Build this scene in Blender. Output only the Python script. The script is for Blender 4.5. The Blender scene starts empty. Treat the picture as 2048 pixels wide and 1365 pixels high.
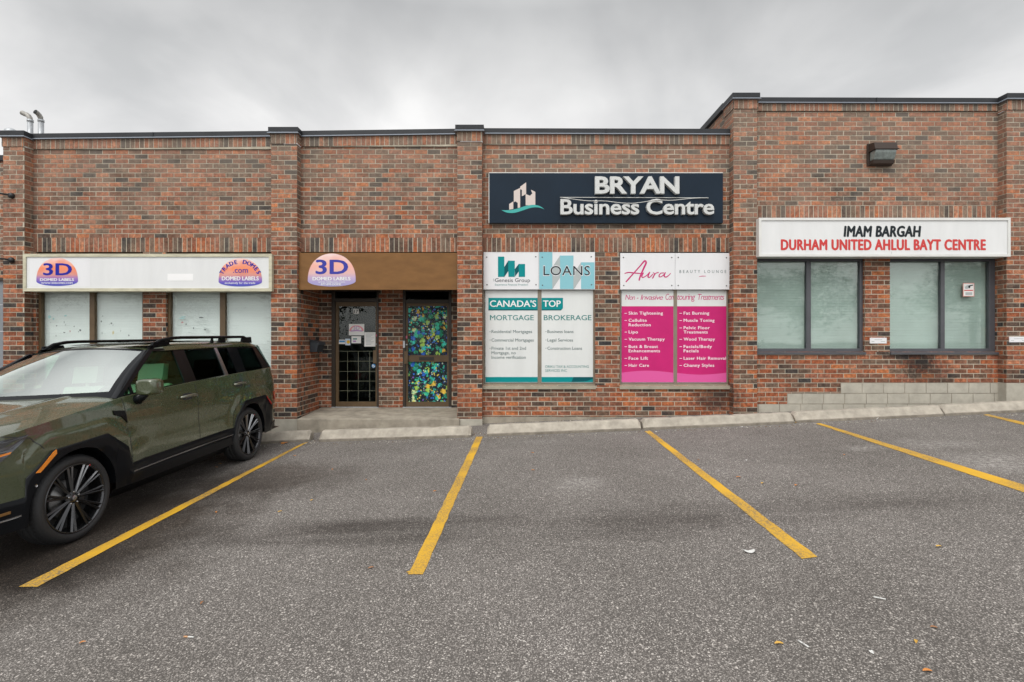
import bpy, bmesh, math, random
from mathutils import Vector, Matrix
random.seed(7)
R = math.radians
# ---------------------------------------------------------------- camera, sky, sun, exposure
H = 1.6575                                   # eye height above the tarmac below the camera
F = 1000.0                                   # focal length in pixels of the 2048 px wide photograph
GA, GB = 0.040, 0.014                        # fall of the car park: up to the right, up to the building
FW, FP, FR = 9.37, 9.20, 10.25               # distances of wall panels, pilaster faces, back of the entrance recess
scene = bpy.context.scene
C = scene.collection
cam_d = bpy.data.cameras.new("camera"); cam = bpy.data.objects.new("camera", cam_d); C.objects.link(cam)
cam.location = (0, 0, H); cam.rotation_euler = (R(90), 0, 0)
cam_d.sensor_width = 36; cam_d.lens = 36 * F / 2048; cam_d.clip_start = .05; cam_d.clip_end = 2000
scene.camera = cam
scene.render.engine = 'CYCLES'
scene.view_settings.view_transform = 'Standard'; scene.view_settings.look = 'None'
scene.view_settings.exposure = 0.15; scene.view_settings.gamma = 1
SUN_EL, SUN_AZ = R(52), R(200)               # azimuth clockwise from +Y: behind the camera

def N(nt, typ, **kw):
    n = nt.nodes.new(typ)
    for k, v in kw.items():
        if k == 'inp':
            for a, b in v.items(): n.inputs[a].default_value = b
        else: setattr(n, k, v)
    return n
def L(nt, a, b): nt.links.new(a, b)

world = bpy.data.worlds.new("World"); scene.world = world; world.use_nodes = True
wt = world.node_tree; wt.nodes.clear()
def M_(nt, op, a, b=None, c=None, clamp=False):
    n = N(nt, 'ShaderNodeMath', operation=op, use_clamp=clamp)
    for i, x in enumerate((a, b, c)):
        if x is None: continue
        if isinstance(x, (int, float)): n.inputs[i].default_value = x
        else: L(nt, x, n.inputs[i])
    return n.outputs[0]
def ramp(nt, fac, stops, interp='LINEAR'):
    r = N(nt, 'ShaderNodeValToRGB'); cr = r.color_ramp; cr.interpolation = interp
    while len(cr.elements) < len(stops): cr.elements.new(.5)
    for e, (p, c) in zip(cr.elements, stops):
        e.position = p; e.color = (c[0], c[1], c[2], 1) if not isinstance(c, (int, float)) else (c, c, c, 1)
    L(nt, fac, r.inputs[0]); return r.outputs[0]
def mixc(nt, fac, a, b, mode='MIX'):
    n = N(nt, 'ShaderNodeMix', data_type='RGBA', blend_type=mode)
    for i, x in ((0, fac), (6, a), (7, b)):
        if isinstance(x, (int, float)): n.inputs[i].default_value = x if i == 0 else (x, x, x, 1)
        elif isinstance(x, (tuple, list)): n.inputs[i].default_value = (*x[:3], 1)
        else: L(nt, x, n.inputs[i])
    return n.outputs[2]
def build_world():
    nt = wt
    tc = N(nt, 'ShaderNodeTexCoord'); sep = N(nt, 'ShaderNodeSeparateXYZ'); L(nt, tc.outputs['Generated'], sep.inputs[0])
    zz = M_(nt, 'MAXIMUM', sep.outputs[2], 0.0)
    den = M_(nt, 'ADD', zz, 0.34)
    cx = M_(nt, 'DIVIDE', sep.outputs[0], den); cy = M_(nt, 'DIVIDE', sep.outputs[1], den)
    cmb = N(nt, 'ShaderNodeCombineXYZ'); L(nt, cx, cmb.inputs[0]); L(nt, cy, cmb.inputs[1])
    n1 = N(nt, 'ShaderNodeTexNoise', inp={'Scale': 1.5, 'Detail': 6, 'Roughness': .48, 'Distortion': .5}); L(nt, cmb.outputs[0], n1.inputs['Vector'])
    n2 = N(nt, 'ShaderNodeTexNoise', inp={'Scale': 2.4, 'Detail': 5, 'Roughness': .5, 'Distortion': .2}); L(nt, cmb.outputs[0], n2.inputs['Vector'])
    f = M_(nt, 'ADD', M_(nt, 'MULTIPLY', n1.outputs[0], .75), M_(nt, 'MULTIPLY', n2.outputs[0], .25))
    cloud = ramp(nt, f, [(.37, (.36, .366, .37)), (.48, (.51, .51, .51)), (.58, (.68, .676, .67))])
    # overcast: paler towards the horizon, brightest overhead and where the sun stands behind the cloud
    hz = ramp(nt, zz, [(0, (1.5, 1.49, 1.47)), (.34, (1.46, 1.45, 1.44)), (.42, (1.32, 1.315, 1.305)), (.55, (.80, .81, .815)), (.75, (1.6, 1.6, 1.6)), (1, (2.3, 2.3, 2.3))])
    c = mixc(nt, 1.0, cloud, hz, 'MULTIPLY')
    back = M_(nt, 'MULTIPLY', M_(nt, 'MAXIMUM', M_(nt, 'MULTIPLY', sep.outputs[1], -1), 0), 1.15)
    back = M_(nt, 'ADD', back, 1.0)
    bc = N(nt, 'ShaderNodeCombineColor'); [L(nt, back, bc.inputs[i]) for i in range(3)]
    c = mixc(nt, 1.0, c, bc.outputs[0], 'MULTIPLY')
    sky = N(nt, 'ShaderNodeTexSky'); sky.sky_type = 'NISHITA'; sky.sun_disc = False
    sky.sun_elevation = SUN_EL; sky.sun_rotation = SUN_AZ; sky.dust_density = 3
    hs = N(nt, 'ShaderNodeHueSaturation', inp={'Saturation': .12}); L(nt, sky.outputs[0], hs.inputs['Color'])
    b1 = N(nt, 'ShaderNodeBackground', inp={'Strength': .05}); L(nt, hs.outputs[0], b1.inputs[0])
    b2 = N(nt, 'ShaderNodeBackground', inp={'Strength': .80}); L(nt, c, b2.inputs[0])
    ad = N(nt, 'ShaderNodeAddShader'); L(nt, b1.outputs[0], ad.inputs[0]); L(nt, b2.outputs[0], ad.inputs[1])
    o = N(nt, 'ShaderNodeOutputWorld'); L(nt, ad.outputs[0], o.inputs[0])
build_world()
sun_d = bpy.data.lights.new("sun", 'SUN'); sun = bpy.data.objects.new("sun", sun_d); C.objects.link(sun)
sun_d.energy = 1.25; sun_d.angle = R(28); sun_d.color = (1, .965, .91)
sd = Vector((math.sin(SUN_AZ) * math.cos(SUN_EL), math.cos(SUN_AZ) * math.cos(SUN_EL), math.sin(SUN_EL)))
sun.rotation_euler = sd.to_track_quat('Z', 'Y').to_euler()

# ---------------------------------------------------------------- helpers
def fx(px, Y): return (px - 1024) * Y / F
def fz(py, Y): return H + (682.5 - py) * Y / F
def gz(x, y): return GA * x + GB * y
def gp(px, py):
    u = (px - 1024) / F; v = (682.5 - py) / F
    Y = H / (GA * u + GB - v); return Vector((u * Y, Y, gz(u * Y, Y)))
def tag(o, label=None, cat=None, group=None, kind=None):
    if label: o['label'] = label
    if cat: o['category'] = cat
    if group: o['group'] = group
    if kind: o['kind'] = kind
    return o
def empty(name, loc, label, cat, group=None, kind=None):
    o = bpy.data.objects.new(name, None); C.objects.link(o); o.location = loc; o.empty_display_size = .1
    return tag(o, label, cat, group, kind)
class MB:
    def __init__(s): s.v = []; s.f = []; s.m = []; s.mats = []; s.sm = []
    def mi(s, mat):
        if mat not in s.mats: s.mats.append(mat)
        return s.mats.index(mat)
    def add(s, vs, fs, mat, smooth=False):
        b = len(s.v); s.v += [tuple(v) for v in vs]; i = s.mi(mat)
        for f in fs: s.f.append([b + k for k in f]); s.m.append(i); s.sm.append(smooth)
    def box(s, x0, x1, y0, y1, z0, z1, mat, nob=False):
        vs = [(x0, y0, z0), (x1, y0, z0), (x1, y1, z0), (x0, y1, z0), (x0, y0, z1), (x1, y0, z1), (x1, y1, z1), (x0, y1, z1)]
        fs = [(0, 1, 5, 4), (1, 2, 6, 5), (3, 0, 4, 7), (4, 5, 6, 7), (0, 3, 2, 1)]
        if not nob: fs.append((2, 3, 7, 6))
        s.add(vs, fs, mat)
    def prism(s, pts, d, mat, smooth=False):
        """pts: closed 3-D outline; d: extrusion vector"""
        n = len(pts); P = [Vector(p) for p in pts]; d = Vector(d)
        s.add([*P, *[p + d for p in P]], [tuple(range(n)), tuple(range(2 * n - 1, n - 1, -1))] + [(i, i + n, (i + 1) % n + n, (i + 1) % n) for i in range(n)], mat, smooth)
    def tube(s, pts, r, mat, n=10, caps=True):
        P = [Vector(p) for p in pts]; rings = []
        up = Vector((0, 0, 1))
        for i, p in enumerate(P):
            t = (P[min(i + 1, len(P) - 1)] - P[max(i - 1, 0)]).normalized()
            a = t.cross(up if abs(t.z) < .95 else Vector((1, 0, 0))).normalized(); b = t.cross(a)
            rr = r[i] if isinstance(r, (list, tuple)) else r
            rings.append([p + rr * (math.cos(2 * math.pi * k / n) * a + math.sin(2 * math.pi * k / n) * b) for k in range(n)])
        vs = [v for rg in rings for v in rg]; fs = []
        for i in range(len(P) - 1):
            for k in range(n): fs.append((i * n + k, i * n + (k + 1) % n, (i + 1) * n + (k + 1) % n, (i + 1) * n + k))
        if caps: fs += [tuple(range(n))[::-1], tuple(range((len(P) - 1) * n, len(P) * n))]
        s.add(vs, fs, mat, True)
    def lathe(s, prof, mat, n=48, axis='x', c=(0, 0, 0), closed=False):
        """prof: (radius, offset along axis)"""
        vs = []; m = len(prof)
        for k in range(n):
            a = 2 * math.pi * k / n
            for (r, o) in prof:
                if axis == 'x': vs.append((c[0] + o, c[1] + r * math.cos(a), c[2] + r * math.sin(a)))
                elif axis == 'y': vs.append((c[0] + r * math.cos(a), c[1] + o, c[2] + r * math.sin(a)))
                else: vs.append((c[0] + r * math.cos(a), c[1] + r * math.sin(a), c[2] + o))
        fs = []
        for k in range(n):
            k2 = (k + 1) % n
            for j in range(m - 1 + (1 if closed else 0)):
                j2 = (j + 1) % m
                fs.append((k * m + j, k2 * m + j, k2 * m + j2, k * m + j2))
        s.add(vs, fs, mat, True)
    def grid(s, rows, mat, smooth=True, flip=False):
        m = len(rows[0]); vs = [p for r in rows for p in r]; fs = []
        for i in range(len(rows) - 1):
            for j in range(m - 1):
                q = (i * m + j, i * m + j + 1, (i + 1) * m + j + 1, (i + 1) * m + j)
                fs.append(q[::-1] if flip else q)
        s.add(vs, fs, mat, smooth)
    def build(s, name, parent=None, bevel=0, recalc=False, weld=0):
        me = bpy.data.meshes.new(name); me.from_pydata(s.v, [], s.f)
        for m in s.mats: me.materials.append(m)
        me.polygons.foreach_set('material_index', s.m); me.polygons.foreach_set('use_smooth', s.sm)
        if weld or recalc or bevel:
            bm = bmesh.new(); bm.from_mesh(me)
            if weld: bmesh.ops.remove_doubles(bm, verts=bm.verts, dist=weld)
            if bevel:
                eds = [e for e in bm.edges if len(e.link_faces) == 2 and e.calc_face_angle(0) > .6]
                bmesh.ops.bevel(bm, geom=eds, offset=bevel, segments=2, affect='EDGES', profile=.6, clamp_overlap=True)
            if recalc or bevel: bmesh.ops.recalc_face_normals(bm, faces=bm.faces)
            bm.to_mesh(me); bm.free()
        me.update()
        o = bpy.data.objects.new(name, me); C.objects.link(o)
        if parent:
            o.parent = parent
            if parent.type == 'EMPTY' and not parent.get('car'): o.matrix_parent_inverse = Matrix.Translation(-parent.location)
        return o
def kid(mb, name, parent, root, **kw):
    """sub-part: child of a part mesh whose data are in world space"""
    o = mb.build(name, None, **kw); o.parent = parent; return o

# ---------------------------------------------------------------- materials
MATS = {}
def mat(name, col=(.5, .5, .5), rough=.6, metal=0, spec=.5, coat=0, var=0, vscale=3, bump=0, bscale=80, emit=0, stretch=None):
    if name in MATS: return MATS[name]
    m = bpy.data.materials.new(name); m.use_nodes = True; nt = m.node_tree; p = nt.nodes['Principled BSDF']
    p.inputs['Base Color'].default_value = (*col, 1); p.inputs['Roughness'].default_value = rough
    p.inputs['Metallic'].default_value = metal; p.inputs['Specular IOR Level'].default_value = spec
    p.inputs['Coat Weight'].default_value = coat; p.inputs['Coat IOR'].default_value = 1.6; p.inputs['Coat Roughness'].default_value = .04
    if emit: p.inputs['Emission Color'].default_value = (*col, 1); p.inputs['Emission Strength'].default_value = emit
    g = N(nt, 'ShaderNodeNewGeometry'); vec = g.outputs['Position']
    if stretch:
        mp = N(nt, 'ShaderNodeMapping'); mp.inputs['Scale'].default_value = stretch; L(nt, vec, mp.inputs[0]); vec = mp.outputs[0]
    if var:
        n = N(nt, 'ShaderNodeTexNoise', inp={'Scale': vscale, 'Detail': 6, 'Roughness': .6}); L(nt, vec, n.inputs['Vector'])
        c = ramp(nt, n.outputs[0], [(.3, tuple(x * (1 - var) for x in col)), (.7, tuple(min(1, x * (1 + var)) for x in col))]); L(nt, c, p.inputs['Base Color'])
        r = ramp(nt, n.outputs[0], [(.3, min(1, rough * 1.12)), (.7, rough * .88)]); L(nt, r, p.inputs['Roughness'])
    if bump:
        n = N(nt, 'ShaderNodeTexNoise', inp={'Scale': bscale, 'Detail': 4, 'Roughness': .6}); L(nt, vec, n.inputs['Vector'])
        b = N(nt, 'ShaderNodeBump', inp={'Strength': bump, 'Distance': .01}); L(nt, n.outputs[0], b.inputs['Height']); L(nt, b.outputs[0], p.inputs['Normal'])
    MATS[name] = m; return m
def glass(name, tint=(1, 1, 1), ior=1.5, add=0.0, rough=0.0):
    m = bpy.data.materials.new(name); m.use_nodes = True; nt = m.node_tree; nt.nodes.clear()
    fr = N(nt, 'ShaderNodeFresnel', inp={'IOR': ior}); t = N(nt, 'ShaderNodeBsdfTransparent', inp={'Color': (*tint, 1)})
    g = N(nt, 'ShaderNodeBsdfGlossy', inp={'Roughness': rough, 'Color': (.92, .975, .95, 1)}); mx = N(nt, 'ShaderNodeMixShader')
    ge = N(nt, 'ShaderNodeNewGeometry'); nz = N(nt, 'ShaderNodeTexNoise', inp={'Scale': 1.3, 'Detail': 1}); L(nt, ge.outputs['Position'], nz.inputs['Vector'])
    bp = N(nt, 'ShaderNodeBump', inp={'Strength': .04, 'Distance': .05}); L(nt, nz.outputs[0], bp.inputs['Height']); L(nt, bp.outputs[0], g.inputs['Normal'])
    fac = M_(nt, 'ADD', fr.outputs[0], add, clamp=True); fac = M_(nt, 'MULTIPLY', fac, M_(nt, 'SUBTRACT', 1, ge.outputs['Backfacing'])); L(nt, fac, mx.inputs[0]); L(nt, t.outputs[0], mx.inputs[1]); L(nt, g.outputs[0], mx.inputs[2])
    o = N(nt, 'ShaderNodeOutputMaterial'); L(nt, mx.outputs[0], o.inputs[0]); MATS[name] = m; return m

def soot(nt, pos, mot, c):
    """rain and soot stains with a shape of their own: under the right-hand sill, beside the pink window"""
    sep = N(nt, 'ShaderNodeSeparateXYZ'); L(nt, pos, sep.inputs[0])
    for cx, cz, rx, rz, amt in ((7.62, 1.28, .42, .30, .74), (7.80, 1.02, .60, .34, .45), (3.80, .60, .55, .38, .65), (7.3, 1.38, .8, .07, .6), (-2.0, .95, .0001, .0001, 0)):
        if amt == 0: continue
        dx = M_(nt, 'DIVIDE', M_(nt, 'SUBTRACT', sep.outputs[0], cx), rx); dz = M_(nt, 'DIVIDE', M_(nt, 'SUBTRACT', sep.outputs[2], cz), rz)
        d = M_(nt, 'SQRT', M_(nt, 'ADD', M_(nt, 'MULTIPLY', dx, dx), M_(nt, 'MULTIPLY', dz, dz)))
        d = M_(nt, 'ADD', d, M_(nt, 'MULTIPLY', M_(nt, 'SUBTRACT', mot.outputs[0], .5), 1.1))
        c = mixc(nt, M_(nt, 'MULTIPLY', ramp(nt, d, [(.40, 1), (.98, 0)]), amt), c, (.018, .014, .013))
    return c
def brick_mat(name, shift=0.0):
    m = bpy.data.materials.new(name); m.use_nodes = True; nt = m.node_tree; p = nt.nodes['Principled BSDF']
    g = N(nt, 'ShaderNodeNewGeometry'); pos = g.outputs['Position']; rnd = g.outputs['Random Per Island']
    big = N(nt, 'ShaderNodeTexNoise', inp={'Scale': .9, 'Detail': 3, 'Roughness': .5}); L(nt, pos, big.inputs['Vector'])
    # the mix of fired tones drifts over the wall
    r2 = M_(nt, 'ADD', rnd, M_(nt, 'MULTIPLY', M_(nt, 'SUBTRACT', big.outputs[0], .5), .55), clamp=True)
    c = ramp(nt, r2, [(0, (.44, .150, .058)), (.11, (.29, .084, .036)), (.22, (.40, .165, .088)), (.34, (.24, .074, .036)), (.45, (.31, .128, .078)),
                      (.55, (.165, .068, .040)), (.64, (.215, .10, .062)), (.74, (.135, .068, .044)), (.84, (.175, .112, .077)), (.91, (.095, .062, .047)), (.965, (.055, .046, .041)), (1, (.040, .037, .037))])
    mot = N(nt, 'ShaderNodeTexNoise', inp={'Scale': 17, 'Detail': 6, 'Roughness': .75}); L(nt, pos, mot.inputs['Vector'])
    c = mixc(nt, .85, c, ramp(nt, mot.outputs[0], [(.30, .30), (.5, .84), (.70, 1.9)]), 'MULTIPLY')
    # pale bloom (lime) and soot
    ef = N(nt, 'ShaderNodeTexNoise', inp={'Scale': 2.6, 'Detail': 8, 'Roughness': .72}); L(nt, pos, ef.inputs['Vector'])
    sep = N(nt, 'ShaderNodeSeparateXYZ'); L(nt, pos, sep.inputs[0])
    hi = M_(nt, 'MULTIPLY', M_(nt, 'SUBTRACT', sep.outputs[2], 2.2), .12, clamp=True)
    e = ramp(nt, M_(nt, 'ADD', ef.outputs[0], hi), [(.56, 0), (.84, .30)])
    c = mixc(nt, e, c, (.36, .29, .23))
    # damp and soot stain under the right-hand sill
    c = soot(nt, pos, mot, c)
    L(nt, c, p.inputs['Base Color']); p.inputs['Roughness'].default_value = .88; p.inputs['Specular IOR Level'].default_value = .3
    b = N(nt, 'ShaderNodeBump', inp={'Strength': .55, 'Distance': .006}); L(nt, mot.outputs[0], b.inputs['Height']); L(nt, b.outputs[0], p.inputs['Normal'])
    return m
BRICK = brick_mat('brick')
def mortar_mat():
    m = mat('mortar', (.345, .305, .235), .95, bump=.3, bscale=120); nt = m.node_tree; p = nt.nodes['Principled BSDF']
    g = N(nt, 'ShaderNodeNewGeometry'); mot = N(nt, 'ShaderNodeTexNoise', inp={'Scale': 17, 'Detail': 6, 'Roughness': .75}); L(nt, g.outputs['Position'], mot.inputs['Vector'])
    n = N(nt, 'ShaderNodeTexNoise', inp={'Scale': 2.2, 'Detail': 6, 'Roughness': .6}); L(nt, g.outputs['Position'], n.inputs['Vector'])
    c = ramp(nt, n.outputs[0], [(.3, (.30, .27, .21)), (.7, (.52, .47, .375))])
    L(nt, soot(nt, g.outputs['Position'], mot, c), p.inputs['Base Color']); return m
MORTAR = mortar_mat()
CONC = mat('concrete', (.37, .335, .28), .9, var=.24, vscale=7, bump=.35, bscale=90)
CONC_D = mat('worn concrete', (.31, .275, .22), .92, var=.34, vscale=3.5, bump=.4, bscale=70)
BLOCK = mat('concrete block', (.40, .375, .315), .92, var=.14, vscale=6, bump=.3, bscale=110)
COPE = mat('dark coping metal', (.026, .028, .032), .5, spec=.25, metal=.1, var=.12, vscale=2)
COPE_E = mat('lit coping drip edge', (.22, .25, .29), .45, metal=.3)  # hem coloured paler than the coping for the light it catches
BRONZE = mat('bronze aluminium', (.11, .070, .034), .5, metal=.15, var=.15, vscale=6)
BRONZE_D = mat('dark bronze aluminium', (.035, .027, .020), .45, metal=.2)
TAUPE = mat('taupe aluminium', (.22, .185, .14), .5, metal=.2, var=.1, vscale=5)
SILL = mat('khaki sill metal', (.36, .325, .25), .5, metal=.2, var=.15, vscale=5)
SLATE = mat('slate aluminium', (.085, .087, .098), .45, metal=.25, var=.1, vscale=5)
BLIND = mat('blind', (.68, .715, .695), .8, var=.05, vscale=1.5)
BLIND_R = mat('window film', (.43, .485, .46), .75, var=.14, vscale=1.2)
GLASS = glass('window glass', (.955, .974, .972), 1.45)
GLASS_R = glass('reflective window glass', (.90, .94, .925), 1.5, .05, .035)
GLASS_D = glass('door glass', (.90, .95, .93), 1.45)
DARK = mat('dark interior', (.02, .024, .026), .8)
ROOFM = mat('roof felt', (.12, .12, .12), .95)
WHITE = mat('white sign face', (.69, .70, .70), .35, spec=.18, var=.04, vscale=2, stretch=(2, 1, .5))
WHITE2 = mat('white sign panel', (.72, .725, .74), .4, spec=.18, var=.03, vscale=2, stretch=(2, 1, .5))
WHITE3 = mat('white vinyl', (.66, .68, .67), .4, spec=.18, var=.04, vscale=2, stretch=(2, 1, .4))
CREAM = mat('weathered cream metal', (.50, .475, .35), .5, var=.22, vscale=5, stretch=(1, 1, 4))
ALU = mat('white painted aluminium', (.66, .665, .64), .4, var=.06, vscale=4)
LETTERG = mat('raised letter grey', (.56, .575, .565), .4, var=.05, vscale=3)
NAVY = mat('navy sign face', (.006, .016, .030), .35, spec=.18, var=.15, vscale=1.5)
LETTERW = mat('white letter', (.76, .78, .77), .4, spec=.18)
BROWN = mat('brown sign panel', (.19, .095, .034), .45, spec=.18, var=.16, vscale=2.5, stretch=(1, 1, 3))
TEAL = mat('teal print', (.0, .235, .245), .4, spec=.18)
TEAL_D = mat('deep teal print', (.0, .085, .10), .4, spec=.18)
TEAL_L = mat('pale teal print', (.235, .50, .565), .4, spec=.18)
GREYP = mat('grey print', (.40, .44, .44), .4, spec=.18)
INK = mat('black print', (.012, .018, .022), .45, spec=.18)
INKG = mat('grey green print', (.10, .15, .15), .45, spec=.18)
TEALT = mat('sea green print', (.055, .22, .21), .45, spec=.18)
REDP = mat('red print', (.56, .055, .052), .4, spec=.18)
PINK = mat('magenta print', (.52, .020, .155), .35, spec=.18, var=.1, vscale=1.6)
PINK_L = mat('pale magenta print', (.66, .10, .32), .35, spec=.18)
PINKW = mat('blush white print', (.86, .72, .78), .4, spec=.18)
BLUEP = mat('deep blue print', (.012, .016, .30), .4, spec=.18)
VIOLETP = mat('violet blue print', (.045, .05, .33), .4, spec=.18)
SCREW = mat('steel screw', (.10, .10, .10), .4, metal=.8)
BLACKM = mat('black metal', (.012, .013, .015), .45)
GALV = mat('galvanised steel', (.42, .44, .46), .45, metal=.5, var=.15, vscale=9)
YELLOW = None
def dome_mat():
    m = bpy.data.materials.new('dome print'); m.use_nodes = True; nt = m.node_tree; p = nt.nodes['Principled BSDF']
    tc = N(nt, 'ShaderNodeTexCoord'); s = N(nt, 'ShaderNodeSeparateXYZ'); L(nt, tc.outputs['Generated'], s.inputs[0])
    c = ramp(nt, s.outputs[2], [(.0, (.05, .07, .42)), (.13, (.09, .07, .45)), (.28, (.30, .14, .42)), (.40, (.62, .24, .20)), (.62, (.82, .235, .10)), (.85, (.78, .30, .20)), (1, (.70, .12, .07))])
    n = N(nt, 'ShaderNodeTexNoise', inp={'Scale': 2.6, 'Detail': 1}); L(nt, tc.outputs['Generated'], n.inputs['Vector'])
    up = M_(nt, 'MULTIPLY', s.outputs[2], s.outputs[2], clamp=True)
    c = mixc(nt, M_(nt, 'MULTIPLY', ramp(nt, n.outputs[0], [(.42, 0), (.66, .75)]), up), c, (.88, .76, .72))
    L(nt, c, p.inputs['Base Color']); p.inputs['Roughness'].default_value = .3; return m
DOME = dome_mat()
def dome_light():
    m = DOME.copy(); m.name = 'faded dome print'; nt = m.node_tree; p = nt.nodes['Principled BSDF']
    src = p.inputs['Base Color'].links[0].from_socket
    L(nt, mixc(nt, .38, src, (.80, .70, .72)), p.inputs['Base Color']); return m
DOME_F = dome_light()
def floral_mat():
    m = bpy.data.materials.new('floral curtain print'); m.use_nodes = True; nt = m.node_tree; p = nt.nodes['Principled BSDF']
    g = N(nt, 'ShaderNodeNewGeometry'); c = None
    base = (.006, .012, .025)
    v = N(nt, 'ShaderNodeTexVoronoi', inp={'Scale': 9.5, 'Randomness': .9}); L(nt, g.outputs['Position'], v.inputs['Vector'])
    sc = N(nt, 'ShaderNodeSeparateColor'); L(nt, v.outputs['Color'], sc.inputs[0])
    pet = ramp(nt, sc.outputs[0], [(0, (.02, .36, .20)), (.22, (.05, .62, .40)), (.42, (.45, .68, .12)), (.56, (.98, .60, .05)), (.68, (.02, .14, .68)), (.80, (.06, .72, .62)), (.92, (.80, .88, .45))], 'CONSTANT')
    nz = N(nt, 'ShaderNodeTexNoise', inp={'Scale': 28, 'Detail': 4, 'Roughness': .7}); L(nt, g.outputs['Position'], nz.inputs['Vector'])
    d = M_(nt, 'ADD', v.outputs['Distance'], M_(nt, 'MULTIPLY', M_(nt, 'SUBTRACT', nz.outputs[0], .5), 1.5))
    c = mixc(nt, ramp(nt, d, [(.46, 1), (.54, 0)]), base, pet)
    v2 = N(nt, 'ShaderNodeTexVoronoi', inp={'Scale': 25}); L(nt, g.outputs['Position'], v2.inputs['Vector'])
    s2 = N(nt, 'ShaderNodeSeparateColor'); L(nt, v2.outputs['Color'], s2.inputs[0])
    p2 = ramp(nt, s2.outputs[1], [(0, base), (.52, (.04, .20, .80)), (.64, (.04, .60, .45)), (.76, (.95, .70, .10)), (.84, (.30, .10, .62)), (.90, (.85, .95, .85))], 'CONSTANT')
    big = N(nt, 'ShaderNodeTexNoise', inp={'Scale': 3.2, 'Detail': 1}); L(nt, g.outputs['Position'], big.inputs['Vector'])
    f2 = M_(nt, 'MULTIPLY', ramp(nt, M_(nt, 'ADD', v2.outputs['Distance'], M_(nt, 'MULTIPLY', M_(nt, 'SUBTRACT', nz.outputs[0], .5), 1.2)), [(.40, 1), (.5, 0)]), ramp(nt, big.outputs[0], [(.44, .15), (.56, 1)]))
    c = mixc(nt, f2, c, p2)
    L(nt, c, p.inputs['Base Color']); p.inputs['Roughness'].default_value = .6; return m
FLORAL = floral_mat()

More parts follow.
